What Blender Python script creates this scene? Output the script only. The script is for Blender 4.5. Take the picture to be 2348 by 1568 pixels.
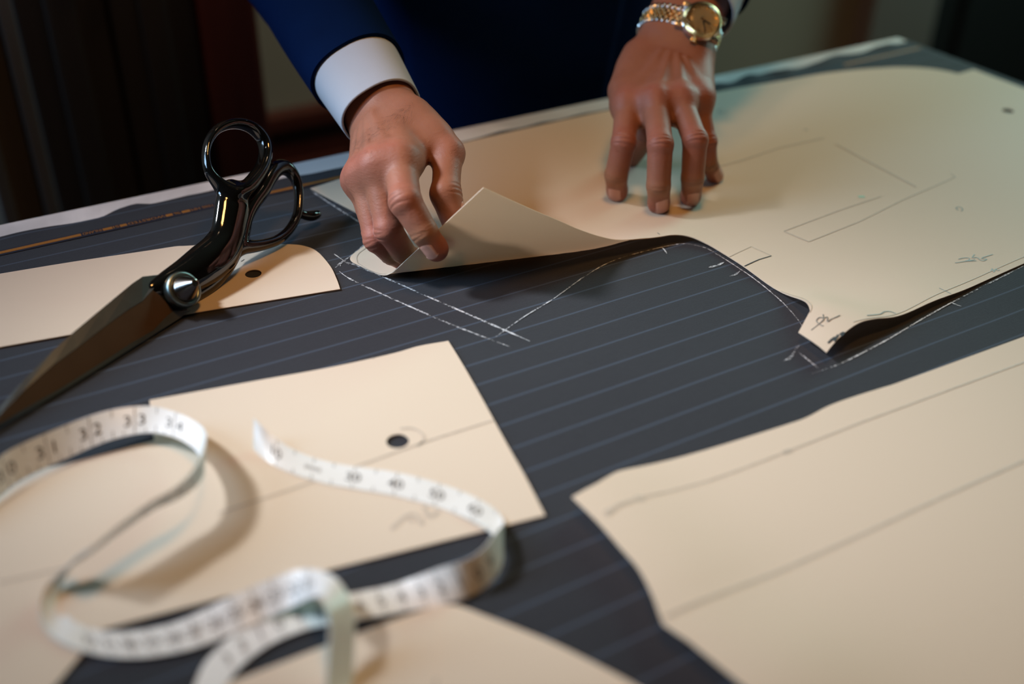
import bpy, bmesh, math, random
import numpy as np
from mathutils import Vector, Matrix
from mathutils.geometry import delaunay_2d_cdt

random.seed(7); rng = np.random.default_rng(7)
for o in list(bpy.data.objects):
    bpy.data.objects.remove(o)
SC = bpy.context.scene
COL = SC.collection

# ------------------------------------------------------------------ camera
TZ = 0.90            # table top above the floor
CH = 0.415           # lens above the table top
W_, H_ = 2348, 1568
F_ = 2500.0          # focal length in pixels of the photograph
PITCH, ROLL, YAW = math.radians(33.45), math.radians(1.05), math.radians(31.0)
_fw = np.array([0, math.cos(PITCH), -math.sin(PITCH)]); _rt = np.array([1., 0, 0]); _up = np.cross(_rt, _fw)
_c, _s = math.cos(ROLL), math.sin(ROLL)
_R0 = np.stack([_c*_rt+_s*_up, -_s*_rt+_c*_up, _fw])
_RZ = np.array([[math.cos(YAW), math.sin(YAW), 0], [-math.sin(YAW), math.cos(YAW), 0], [0, 0, 1]])
CR = _R0 @ _RZ.T                      # rows: right, up, forward
CC = np.array([0, 0, TZ+CH])
def ray(px, py):
    v = CR.T @ np.array([(px-W_/2)/F_, -(py-H_/2)/F_, 1.0]); return v/np.linalg.norm(v)
def P(px, py, z=0.0):                 # point at height z above the table top
    d = ray(px, py); return CC + d*((TZ+z-CC[2])/d[2])
def PD(px, py, d):                    # point at distance d from the lens
    return CC + ray(px, py)*d
def PY(px, py, y):
    d = ray(px, py); return CC + d*(y/d[1])

cam = bpy.data.cameras.new('camera'); camo = bpy.data.objects.new('camera', cam); COL.objects.link(camo)
cam.sensor_fit = 'HORIZONTAL'; cam.sensor_width = 36.0; cam.lens = 36.0*F_/W_
m = Matrix.Identity(4)
for i in range(3):
    m[i][0] = CR[0][i]; m[i][1] = CR[1][i]; m[i][2] = -CR[2][i]; m[i][3] = CC[i]
camo.matrix_world = m
cam.clip_start = 0.01
cam.dof.use_dof = True
cam.dof.focus_distance = 0.82
cam.dof.aperture_fstop = 2.25
SC.camera = camo
SC.view_settings.view_transform = 'Standard'; SC.view_settings.look = 'None'
SC.view_settings.gamma = 1.0; SC.view_settings.use_curve_mapping = False
SC.view_settings.exposure = 0.0

# ------------------------------------------------------------------ light
world = bpy.data.worlds.new('World'); SC.world = world; world.use_nodes = True
bg = world.node_tree.nodes['Background']; bg.inputs[0].default_value = (1.0, 0.82, 0.66, 1); bg.inputs[1].default_value = 0.010
def look_at(o, tgt):
    o.rotation_euler = (Vector(tgt)-o.location).to_track_quat('-Z', 'Y').to_euler()
def area(name, loc, tgt, power, col, sx, sy):
    l = bpy.data.lights.new(name, 'AREA'); l.shape = 'RECTANGLE'; l.size = sx; l.size_y = sy; l.energy = power; l.color = col
    o = bpy.data.objects.new(name, l); COL.objects.link(o); o.location = loc; look_at(o, tgt); return o
def spot(name, loc, tgt, power, col, rad, deg, blend):
    l = bpy.data.lights.new(name, 'SPOT'); l.energy = power; l.color = col; l.shadow_soft_size = rad
    l.spot_size = math.radians(deg); l.spot_blend = blend
    o = bpy.data.objects.new(name, l); COL.objects.link(o); o.location = loc; look_at(o, tgt); return o
spot('table_spot', (-0.66, 1.22, TZ+1.22), (0.300, 0.50, TZ), 152, (0.90, 0.945, 1.0), 0.11, 22.0, 1.0)
area('warm_pendant_light', (0.345, 0.47, TZ+1.25), (0.345, 0.47, TZ), 5.6, (1.0, 0.48, 0.14), 0.2, 0.2)
area('left_window_light', (-1.6, 1.30, TZ+1.0), (0.15, 0.9, TZ+0.0), 32, (0.43, 0.69, 1.0), 0.8, 1.0)
area('right_window_light', (2.7, 1.50, TZ+0.95), (0.98, 0.55, TZ), 46, (0.52, 1.0, 0.96), 1.0, 1.2)
spot('wall_fill_spot', (0.70, 1.0, TZ+1.5), (0.72, 1.70, TZ-0.25), 24.0, (1.0, 0.68, 0.42), 0.08, 78, 1.0)  # added fill lamp, only brightens the back wall

# ------------------------------------------------------------------ materials
def new_mat(name):
    mt = bpy.data.materials.new(name); mt.use_nodes = True
    nt = mt.node_tree; b = nt.nodes['Principled BSDF']; return mt, nt, b
def N(nt, t, **kw):
    n = nt.nodes.new(t)
    for k, v in kw.items():
        if k.startswith('i_'): n.inputs[k[2:].replace('_', ' ')].default_value = v
        else: setattr(n, k, v)
    return n
def L(nt, a, b): nt.links.new(a, b)
def mat(name, col, rough=0.6, metal=0.0, noise=0.0, nscale=20.0, bump=0.0, bscale=200.0, spec=0.5, coat=0.0, dist=0.001, stretch=None, var=None):
    mt, nt, b = new_mat(name)
    b.inputs['Roughness'].default_value = rough; b.inputs['Metallic'].default_value = metal
    b.inputs['Specular IOR Level'].default_value = spec; b.inputs['Coat Weight'].default_value = coat
    b.inputs['Coat Roughness'].default_value = 0.05
    tc = N(nt, 'ShaderNodeTexCoord')
    src = tc.outputs['Object']
    if stretch:
        mp = N(nt, 'ShaderNodeMapping'); mp.inputs['Scale'].default_value = stretch; L(nt, src, mp.inputs['Vector']); src = mp.outputs['Vector']
    n1 = N(nt, 'ShaderNodeTexNoise', i_Scale=nscale, i_Detail=5.0); L(nt, src, n1.inputs['Vector'])
    mx = N(nt, 'ShaderNodeMix', data_type='RGBA')
    v = var if var else tuple(c*(1-noise) for c in col)
    mx.inputs['A'].default_value = (*v, 1); mx.inputs['B'].default_value = (*col, 1)
    L(nt, n1.outputs['Fac'], mx.inputs['Factor']); L(nt, mx.outputs['Result'], b.inputs['Base Color'])
    if bump:
        n2 = N(nt, 'ShaderNodeTexNoise', i_Scale=bscale, i_Detail=3.0); L(nt, src, n2.inputs['Vector'])
        bp = N(nt, 'ShaderNodeBump', i_Strength=bump, i_Distance=dist); L(nt, n2.outputs['Fac'], bp.inputs['Height']); L(nt, bp.outputs['Normal'], b.inputs['Normal'])
    return mt

M = {}
M['paper'] = mat('manila_card', (0.84, 0.705, 0.56), 0.62, noise=0.06, nscale=3.0, bump=0.05, bscale=900, spec=0.25)
def translucent(mt, col, fac):
    nt = mt.node_tree; b = nt.nodes['Principled BSDF']; out = nt.nodes['Material Output']
    t = N(nt, 'ShaderNodeBsdfTranslucent'); t.inputs['Color'].default_value = (*col, 1); mx = N(nt, 'ShaderNodeMixShader'); mx.inputs['Fac'].default_value = fac
    L(nt, b.outputs[0], mx.inputs[1]); L(nt, t.outputs[0], mx.inputs[2]); L(nt, mx.outputs[0], out.inputs['Surface'])
translucent(M['paper'], (0.95, 0.60, 0.36), 0.25)
M['pencil'] = mat('graphite', (0.25, 0.225, 0.20), 0.5, noise=0.5, nscale=300)
M['pencil_faint'] = mat('faint_graphite', (0.60, 0.505, 0.41), 0.6, noise=0.35, nscale=200)
M['green_ink'] = mat('green_ink', (0.35, 0.6, 0.45), 0.6)
M['ink'] = mat('dark_ink', (0.035, 0.035, 0.045), 0.5, noise=0.4, nscale=400)
M['gold_thread'] = mat('gold_thread', (0.36, 0.155, 0.025), 0.55, noise=0.4, nscale=700, bump=0.4, bscale=1500)
M['navy_thread'] = mat('navy_thread', (0.006, 0.010, 0.030), 0.8, noise=0.4, nscale=500)
M['navy_suit'] = mat('navy_wool', (0.0009, 0.0088, 0.044), 0.85, noise=0.25, nscale=40, bump=0.25, bscale=1400, spec=0.04)
M['trouser'] = mat('dark_trouser_wool', (0.008, 0.01, 0.018), 0.8, noise=0.2)
M['shirt'] = mat('white_cotton', (0.40, 0.43, 0.49), 0.75, noise=0.04, nscale=60, bump=0.15, bscale=1600, spec=0.2)
M['enamel'] = mat('black_enamel', (0.004, 0.004, 0.004), 0.09, noise=0.3, bump=0.05, bscale=35, spec=0.6, coat=0.6, dist=0.004)
M['steel'] = mat('worn_steel', (0.30, 0.31, 0.31), 0.33, 1.0, noise=0.45, nscale=60, bump=0.06, bscale=120)
M['steel_dark'] = mat('dark_patina_steel', (0.060, 0.072, 0.072), 0.45, 0.5, noise=0.65, nscale=45, bump=0.1, bscale=90, var=(0.022, 0.022, 0.022))
M['steel_edge'] = mat('ground_edge_steel', (0.13, 0.15, 0.148), 0.4, 0.6, noise=0.3, nscale=60)
M['steel_brown'] = mat('brown_reflection_steel', (0.16, 0.095, 0.055), 0.42, 0.5, noise=0.35, nscale=35, bump=0.05, bscale=70)  # brown base colour paints the warm reflection in the blade's hollow
M['nut'] = mat('polished_nut_steel', (0.36, 0.31, 0.28), 0.2, 1.0, noise=0.15, nscale=80)
M['washer'] = mat('greenish_washer_steel', (0.32, 0.38, 0.36), 0.35, 1.0, noise=0.25, nscale=80)
M['tape'] = mat('white_fibreglass_tape', (0.72, 0.715, 0.69), 0.38, noise=0.05, nscale=60, spec=0.5)
M['print'] = mat('black_print', (0.02, 0.02, 0.022), 0.5)
M['watch_steel'] = mat('watch_steel', (0.85, 0.85, 0.85), 0.22, 1.0, noise=0.05)
M['watch_gold'] = mat('watch_gold', (0.90, 0.62, 0.28), 0.22, 1.0, noise=0.05)
M['dial'] = mat('champagne_dial', (0.33, 0.26, 0.13), 0.4, 0.3, noise=0.25, nscale=90)
M['wall'] = mat('cream_plaster', (0.34, 0.285, 0.215), 0.9, noise=0.12, nscale=4, bump=0.1, bscale=60)
M['room_paint'] = mat('deep_brown_paint', (0.10, 0.07, 0.05), 0.8, noise=0.15, nscale=4)
M['taupe'] = mat('taupe_paint', (0.40, 0.37, 0.33), 0.7, noise=0.15, nscale=3)
M['brown_paint'] = mat('brown_paint', (0.22, 0.16, 0.13), 0.7, noise=0.15, nscale=5)
M['mahogany'] = mat('dark_mahogany', (0.11, 0.020, 0.011), 0.4, noise=0.5, nscale=12, stretch=(6, 6, 0.6))
M['black_wood'] = mat('ebonised_wood', (0.010, 0.007, 0.006), 0.55, noise=0.4, nscale=12, stretch=(6, 6, 0.6))
M['floor'] = mat('dark_oak_floor', (0.07, 0.045, 0.03), 0.5, noise=0.4, nscale=8, stretch=(1, 8, 1))
M['grey_metal'] = mat('grey_metal', (0.16, 0.16, 0.165), 0.4, 0.7, noise=0.3, nscale=15)
M['brown_glass'] = mat('smoked_mirror', (0.10, 0.085, 0.075), 0.25, 0.5, noise=0.3, nscale=5)
M['hair'] = mat('dark_hair', (0.02, 0.012, 0.008), 0.55)

def marble_mat():
    mt, nt, b = new_mat('grey_veined_marble')
    tc = N(nt, 'ShaderNodeTexCoord')
    n1 = N(nt, 'ShaderNodeTexNoise', i_Scale=4.0, i_Detail=8.0, i_Distortion=1.6); L(nt, tc.outputs['Object'], n1.inputs['Vector'])
    cr = N(nt, 'ShaderNodeValToRGB'); e = cr.color_ramp.elements
    e[0].position = 0.44; e[0].color = (0.58, 0.58, 0.59, 1); e[1].position = 0.56; e[1].color = (0.82, 0.82, 0.83, 1)
    L(nt, n1.outputs['Fac'], cr.inputs['Fac']); L(nt, cr.outputs['Color'], b.inputs['Base Color'])
    b.inputs['Roughness'].default_value = 0.35
    return mt
M['marble'] = marble_mat()

STRIPE_S, STRIPE_Y = 0.02222, 0.5920
def cloth_mat():
    mt, nt, b = new_mat('pinstripe_suiting')
    tc = N(nt, 'ShaderNodeTexCoord'); sp = N(nt, 'ShaderNodeSeparateXYZ'); L(nt, tc.outputs['Object'], sp.inputs['Vector'])
    def mth(op, a, bb=None, c=None):
        n = N(nt, 'ShaderNodeMath', operation=op)
        for i, v in enumerate((a, bb, c)):
            if v is None: continue
            if isinstance(v, (int, float)): n.inputs[i].default_value = v
            else: L(nt, v, n.inputs[i])
        return n.outputs[0]
    # a slow wander of the threads so the stripes are not ruled lines
    wn = N(nt, 'ShaderNodeTexNoise', i_Scale=5.0, i_Detail=1.0); L(nt, tc.outputs['Object'], wn.inputs['Vector'])
    wob = mth('MULTIPLY', mth('SUBTRACT', wn.outputs['Fac'], 0.5), 0.0035)
    yy = mth('ADD', sp.outputs['Y'], wob)
    ph = mth('FRACT', mth('ADD', mth('DIVIDE', mth('SUBTRACT', yy, STRIPE_Y), STRIPE_S), 40.5))
    dd = mth('MULTIPLY', mth('ABSOLUTE', mth('SUBTRACT', ph, 0.5)), STRIPE_S)      # metres from the nearest stripe
    core = mth('SUBTRACT', 1.0, mth('SMOOTH_MIN', mth('DIVIDE', dd, 0.0011), 1.0, 0.25))
    core = mth('MAXIMUM', core, 0.0)
    dash = mth('ADD', 0.55, mth('MULTIPLY', mth('SINE', mth('MULTIPLY', mth('ADD', sp.outputs['X'], mth('MULTIPLY', sp.outputs['Y'], 0.6)), 4200.0)), 0.45))
    stripe = mth('MULTIPLY', core, mth('ADD', 0.45, mth('MULTIPLY', dash, 0.55)))
    # twill weave
    tw = mth('SINE', mth('MULTIPLY', mth('ADD', sp.outputs['X'], sp.outputs['Y']), 5200.0))
    n1 = N(nt, 'ShaderNodeTexNoise', i_Scale=900.0, i_Detail=3.0); L(nt, tc.outputs['Object'], n1.inputs['Vector'])
    n2 = N(nt, 'ShaderNodeTexNoise', i_Scale=9.0, i_Detail=4.0); L(nt, tc.outputs['Object'], n2.inputs['Vector'])
    mp = N(nt, 'ShaderNodeMapping'); mp.inputs['Scale'].default_value = (90, 1400, 90); L(nt, tc.outputs['Object'], mp.inputs['Vector'])
    n3 = N(nt, 'ShaderNodeTexNoise', i_Scale=1.0, i_Detail=3.0); L(nt, mp.outputs['Vector'], n3.inputs['Vector'])
    w = mth('ADD', mth('MULTIPLY', n1.outputs['Fac'], 0.55), mth('MULTIPLY', n3.outputs['Fac'], 0.45))
    base = N(nt, 'ShaderNodeMix', data_type='RGBA'); base.inputs['A'].default_value = (0.012, 0.012, 0.0155, 1); base.inputs['B'].default_value = (0.036, 0.037, 0.044, 1)
    L(nt, mth('ADD', mth('MULTIPLY', w, 0.8), mth('MULTIPLY', n2.outputs['Fac'], 0.2)), base.inputs['Factor'])
    st = N(nt, 'ShaderNodeMix', data_type='RGBA'); st.inputs['B'].default_value = (0.066, 0.090, 0.135, 1)
    L(nt, base.outputs['Result'], st.inputs['A']); L(nt, stripe, st.inputs['Factor']); L(nt, st.outputs['Result'], b.inputs['Base Color'])
    b.inputs['Roughness'].default_value = 0.85; b.inputs['Specular IOR Level'].default_value = 0.12
    b.inputs['Sheen Weight'].default_value = 0.12; b.inputs['Sheen Roughness'].default_value = 0.5
    bp = N(nt, 'ShaderNodeBump', i_Strength=0.45, i_Distance=0.0004); L(nt, mth('ADD', w, mth('MULTIPLY', tw, 0.12)), bp.inputs['Height']); L(nt, bp.outputs['Normal'], b.inputs['Normal'])
    return mt
M['cloth'] = cloth_mat()

def chalk_mat():
    mt, nt, b = new_mat('tailors_chalk')
    b.inputs['Base Color'].default_value = (0.55, 0.58, 0.62, 1); b.inputs['Roughness'].default_value = 0.95
    tc = N(nt, 'ShaderNodeTexCoord'); n1 = N(nt, 'ShaderNodeTexNoise', i_Scale=420.0, i_Detail=4.0); L(nt, tc.outputs['Object'], n1.inputs['Vector'])
    n2 = N(nt, 'ShaderNodeTexNoise', i_Scale=60.0, i_Detail=2.0); L(nt, tc.outputs['Object'], n2.inputs['Vector'])
    ad = N(nt, 'ShaderNodeMath', operation='ADD'); L(nt, n1.outputs['Fac'], ad.inputs[0]); L(nt, n2.outputs['Fac'], ad.inputs[1])
    mr = N(nt, 'ShaderNodeMapRange'); mr.inputs['From Min'].default_value = 0.83; mr.inputs['From Max'].default_value = 1.22
    L(nt, ad.outputs[0], mr.inputs['Value']); L(nt, mr.outputs[0], b.inputs['Alpha'])
    return mt
M['chalk'] = chalk_mat()

def skin_mat():
    mt, nt, b = new_mat('skin')
    tc = N(nt, 'ShaderNodeTexCoord')
    at = N(nt, 'ShaderNodeAttribute', attribute_name='tone'); sp = N(nt, 'ShaderNodeSeparateColor'); L(nt, at.outputs['Color'], sp.inputs['Color'])
    n1 = N(nt, 'ShaderNodeTexNoise', i_Scale=55.0, i_Detail=6.0); L(nt, tc.outputs['Object'], n1.inputs['Vector'])
    n2 = N(nt, 'ShaderNodeTexNoise', i_Scale=260.0, i_Detail=3.0); L(nt, tc.outputs['Object'], n2.inputs['Vector'])
    a = N(nt, 'ShaderNodeMix', data_type='RGBA'); a.inputs['A'].default_value = (0.255, 0.100, 0.060, 1); a.inputs['B'].default_value = (0.355, 0.150, 0.093, 1); L(nt, n1.outputs['Fac'], a.inputs['Factor'])
    r = N(nt, 'ShaderNodeMix', data_type='RGBA'); r.inputs['B'].default_value = (0.355, 0.095, 0.072, 1); L(nt, a.outputs['Result'], r.inputs['A']); L(nt, sp.outputs['Red'], r.inputs['Factor'])
    g = N(nt, 'ShaderNodeMix', data_type='RGBA'); g.inputs['B'].default_value = (0.34, 0.17, 0.080, 1); L(nt, r.outputs['Result'], g.inputs['A']); L(nt, sp.outputs['Green'], g.inputs['Factor'])
    d = N(nt, 'ShaderNodeMix', data_type='RGBA'); d.inputs['B'].default_value = (0.17, 0.06, 0.045, 1); L(nt, g.outputs['Result'], d.inputs['A']); L(nt, sp.outputs['Blue'], d.inputs['Factor'])  # painted crease shade, mixed in by the blue channel
    L(nt, d.outputs['Result'], b.inputs['Base Color'])
    b.inputs['Roughness'].default_value = 0.52; b.inputs['Specular IOR Level'].default_value = 0.3
    b.inputs['Subsurface Weight'].default_value = 0.25; b.inputs['Subsurface Radius'].default_value = (1.0, 0.35, 0.2); b.inputs['Subsurface Scale'].default_value = 0.004
    v = N(nt, 'ShaderNodeTexVoronoi', i_Scale=850.0, feature='DISTANCE_TO_EDGE'); L(nt, tc.outputs['Object'], v.inputs['Vector'])
    mp = N(nt, 'ShaderNodeMapping'); mp.inputs['Scale'].default_value = (1, 1, 2.6); L(nt, tc.outputs['Object'], mp.inputs['Vector'])
    n3 = N(nt, 'ShaderNodeTexNoise', i_Scale=260.0, i_Detail=6.0); L(nt, mp.outputs['Vector'], n3.inputs['Vector'])
    ad = N(nt, 'ShaderNodeMath', operation='MULTIPLY_ADD'); ad.inputs[1].default_value = 0.35; L(nt, v.outputs['Distance'], ad.inputs[0]); L(nt, n3.outputs['Fac'], ad.inputs[2])
    bp = N(nt, 'ShaderNodeBump', i_Strength=0.3, i_Distance=0.0009); L(nt, ad.outputs[0], bp.inputs['Height']); L(nt, bp.outputs['Normal'], b.inputs['Normal'])
    return mt
M['skin'] = skin_mat()
M['nail'] = mat('fingernail', (0.62, 0.315, 0.24), 0.24, noise=0.12, nscale=120, spec=0.5)

def glass_mat():
    mt, nt, b = new_mat('watch_crystal')
    b.inputs['Transmission Weight'].default_value = 1.0; b.inputs['Roughness'].default_value = 0.0; b.inputs['IOR'].default_value = 1.25
    b.inputs['Base Color'].default_value = (1, 1, 1, 1)
    return mt
M['glass'] = glass_mat()

# ------------------------------------------------------------------ object helpers
def obj(name, verts, faces, m, parent=None, smooth=False):
    me = bpy.data.meshes.new(name)
    me.from_pydata([tuple(map(float, v)) for v in verts], [], [tuple(int(i) for i in f) for f in faces]); me.update()
    if m: me.materials.append(m)
    if smooth: me.shade_smooth()
    o = bpy.data.objects.new(name, me); COL.objects.link(o)
    if parent: setp(o, parent)
    return o
def setp(o, parent):
    o.parent = parent; o.matrix_parent_inverse = parent.matrix_basis.inverted() if parent.parent is None else Matrix.Identity(4)
def thing(name, loc, label, cat, group=None):
    e = bpy.data.objects.new(name, None); COL.objects.link(e); e.location = tuple(map(float, loc)); e.empty_display_size = 0.05
    e['label'] = label; e['category'] = cat
    if group: e['group'] = group
    return e
def struct(o): o['kind'] = 'structure'; return o
class MB:
    def __init__(s): s.v = []; s.f = []
    def add(s, v, f):
        n = len(s.v); s.v += [tuple(map(float, p)) for p in v]; s.f += [tuple(int(i)+n for i in q) for q in f]; return s
    def box(s, lo, hi, bev=0.0, X=None):
        bm = bmesh.new(); bmesh.ops.create_cube(bm, size=1.0)
        sz = [hi[i]-lo[i] for i in range(3)]; ce = [(hi[i]+lo[i])/2 for i in range(3)]
        for v in bm.verts: v.co = Vector([v.co[i]*sz[i]+ce[i] for i in range(3)])
        if bev: bmesh.ops.bevel(bm, geom=bm.edges[:], offset=bev, segments=2, profile=0.7, affect='EDGES')
        if X is not None: bm.transform(X)
        bm.verts.index_update()
        s.add([v.co[:] for v in bm.verts], [[v.index for v in f.verts] for f in bm.faces]); bm.free(); return s
    def lathe(s, prof, n, X=None, close=True):    # prof: (r, z) pairs
        v = []; f = []; k = len(prof)
        for i in range(n):
            a = 2*math.pi*i/n
            for r, z in prof: v.append(Vector((r*math.cos(a), r*math.sin(a), z)))
        for i in range(n):
            for j in range(k-1):
                a0 = i*k+j; b0 = ((i+1) % n)*k+j; f.append((a0, b0, b0+1, a0+1))
        if X is not None: v = [X @ p for p in v]
        s.add(v, f); return s
    def obj(s, name, m, parent=None, smooth=False): return obj(name, s.v, s.f, m, parent, smooth)
def auto_smooth(o, deg=35):
    o.data.shade_smooth(); o.data.set_sharp_from_angle(angle=math.radians(deg)); return o
def catmull(pts, n=8, closed=False):
    p = np.asarray(pts, float); k = len(p); out = []
    for i in range(k if closed else k-1):
        if closed: p0, p1, p2, p3 = p[(i-1) % k], p[i], p[(i+1) % k], p[(i+2) % k]
        else: p0, p1, p2, p3 = p[max(i-1, 0)], p[i], p[i+1], p[min(i+2, k-1)]
        for j in range(n):
            t = j/n
            out.append(0.5*((2*p1)+(-p0+p2)*t+(2*p0-5*p1+4*p2-p3)*t*t+(-p0+3*p1-3*p2+p3)*t**3))
    if not closed: out.append(p[-1])
    return np.array(out)
def norm(v): v = np.asarray(v, float); return v/np.linalg.norm(v)

# ------------------------------------------------------------------ implicit surfaces (surface nets)
def smin(a, b, k):
    h = np.clip(0.5+0.5*(b-a)/k, 0, 1); return b*(1-h)+a*h-k*h*(1-h)
def cap(Q, a, b, ra, rb, waist=0.0):
    ab = b-a; t = np.clip(((Q-a) @ ab)/(ab @ ab), 0, 1)
    return np.linalg.norm(Q-a-t[:, None]*ab, axis=1)-(ra+(rb-ra)*t-waist*np.sin(np.pi*t))
def ell(Q, c, ax, r):
    q = (Q-c) @ np.asarray(ax).T; r = np.asarray(r)
    k0 = np.linalg.norm(q/r, axis=1); k1 = np.linalg.norm(q/(r*r), axis=1)
    return k0*(k0-1)/np.maximum(k1, 1e-9)
def chain(Q, pts, rs, k):
    d = None
    for i in range(len(pts)-1):
        c = cap(Q, pts[i], pts[i+1], rs[i], rs[i+1]); d = c if d is None else smin(d, c, k)
    return d
def polymesh(f, lo, hi, h, coarse=4, slack=1.3):
    lo = np.asarray(lo, float); hi = np.asarray(hi, float)
    n = (np.ceil((hi-lo)/(h*coarse)).astype(int))+1
    H = h*coarse
    g = np.stack(np.meshgrid(*[lo[i]+H*(np.arange(n[i])+0.5) for i in range(3)], indexing='ij'), -1).reshape(-1, 3)
    dc = f(g).reshape(n)
    near = np.abs(dc) < H*slack
    nf = n*coarse
    V = np.repeat(np.repeat(np.repeat(dc, coarse, 0), coarse, 1), coarse, 2)
    nm = np.repeat(np.repeat(np.repeat(near, coarse, 0), coarse, 1), coarse, 2)
    idx = np.argwhere(nm)
    pts = lo+h*(idx+0.5)
    vals = np.empty(len(pts))
    for i in range(0, len(pts), 200000): vals[i:i+200000] = f(pts[i:i+200000])
    V[nm] = vals
    S = V < 0
    c = np.zeros(tuple(nf-1), int)
    for dx in (0, 1):
        for dy in (0, 1):
            for dz in (0, 1): c += S[dx:nf[0]-1+dx, dy:nf[1]-1+dy, dz:nf[2]-1+dz]
    act = np.argwhere((c > 0) & (c < 8))
    cid = -np.ones(tuple(nf-1), int); cid[act[:, 0], act[:, 1], act[:, 2]] = np.arange(len(act))
    acc = np.zeros((len(act), 3)); cnt = np.zeros(len(act))
    cor = [(x, y, z) for x in (0, 1) for y in (0, 1) for z in (0, 1)]
    for a in cor:
        for b in cor:
            if sum(b)-sum(a) == 1 and all(bb >= aa for aa, bb in zip(a, b)):
                va = V[act[:, 0]+a[0], act[:, 1]+a[1], act[:, 2]+a[2]]; vb = V[act[:, 0]+b[0], act[:, 1]+b[1], act[:, 2]+b[2]]
                mk = (va < 0) != (vb < 0)
                t = np.where(mk, va/np.where(mk, va-vb, 1), 0)
                acc += np.where(mk[:, None], np.array(a)+t[:, None]*(np.array(b)-np.array(a)), 0); cnt += mk
    vs = lo+h*(act+0.5+acc/cnt[:, None])
    quads = []
    for ax in range(3):
        u, w = [(1, 2), (2, 0), (0, 1)][ax]
        sl0 = [slice(1, -1)]*3; sl1 = [slice(1, -1)]*3
        sl0[ax] = slice(0, nf[ax]-1); sl1[ax] = slice(1, nf[ax])
        A = S[tuple(sl0)]; B = S[tuple(sl1)]
        e = np.argwhere(A != B); off = np.array([1, 1, 1]); off[ax] = 0
        fl = A[e[:, 0], e[:, 1], e[:, 2]]
        e = e+off
        def cc(du, dw):
            q = e.copy(); q[:, u] -= du; q[:, w] -= dw; return cid[q[:, 0], q[:, 1], q[:, 2]]
        q4 = np.stack([cc(1, 1), cc(0, 1), cc(0, 0), cc(1, 0)], 1)
        q4[~fl] = q4[~fl][:, ::-1]
        quads.append(q4)
    quads = np.concatenate(quads); quads = quads[(quads >= 0).all(1)]
    for _ in range(2):
        d = f(vs); g = np.stack([(f(vs+e)-d)/(h*0.2) for e in np.eye(3)*h*0.2], 1)
        step = d/np.maximum((g*g).sum(1), 0.25); step = np.clip(step, -h, h)
        vs = vs-step[:, None]*g
    return vs, quads

# ------------------------------------------------------------------ room
def box_obj(name, lo, hi, m, parent=None, bev=0.0):
    o = MB().box(lo, hi, bev).obj(name, m, parent); return o
struct(box_obj('floor', (-2.4, -1.6, -0.05), (3.6, 1.70, 0.0), M['floor']))
struct(box_obj('wall_back', (-2.4, 1.70, -0.05), (3.6, 1.82, 2.75), M['wall']))
struct(box_obj('wall_left', (-2.5, -1.6, -0.05), (-2.4, 1.82, 2.75), M['room_paint']))
struct(box_obj('wall_right', (3.6, -1.6, -0.05), (3.7, 1.82, 2.75), M['room_paint']))
struct(box_obj('ceiling', (-2.5, -1.6, 2.75), (3.7, 1.82, 2.85), M['room_paint']))
# dark wainscot along the left part of the back wall, with rails and panels
wz = float(PY(680, 271, 1.68)[2])
wa = struct(box_obj('trim_1', (0.30, 1.672, 0.0), (1.10, 1.70, wz), M['mahogany'], bev=0.004))
mb = MB().box((0.30, 1.660, wz-0.012), (1.10, 1.70, wz+0.014), 0.004); mb.obj('top_rail', M['mahogany'], wa)
for i in range(2):
    x0 = 0.34+i*0.38
    MB().box((x0, 1.662, 0.14), (x0+0.32, 1.675, wz-0.07), 0.005).obj('wainscot_panel', M['mahogany'], wa)
# tall brown casing on the right of the back wall and the dark doorway beyond it
xr0, xr1 = float(PY(1992, 60, 1.66)[0]), float(PY(2137, 60, 1.66)[0])
tr = struct(box_obj('trim_2', (xr0, 1.655, 0.0), (xr1, 1.70, 2.1), M['brown_paint'], bev=0.006))
d1 = struct(box_obj('door_1', (xr1, 1.665, 0.0), (xr1+0.9, 1.70, 2.1), M['black_wood'], bev=0.004))
for z0, z1 in ((0.15, 0.95), (1.08, 1.95)):
    for x0 in (xr1+0.10, xr1+0.50):
        MB().box((x0, 1.655, z0), (x0+0.30, 1.668, z1), 0.006).obj('door_panel', M['black_wood'], d1)
MB().lathe([(0.0, 0.055), (0.020, 0.052), (0.026, 0.040), (0.020, 0.026), (0.010, 0.018), (0.010, 0.006), (0.024, 0.004), (0.024, 0.0)], 20,
           Matrix.Translation((xr1+0.06, 1.665, 1.0)) @ Matrix.Rotation(math.radians(90), 4, 'X')).obj('door_knob', M['grey_metal'], d1, True)

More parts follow.
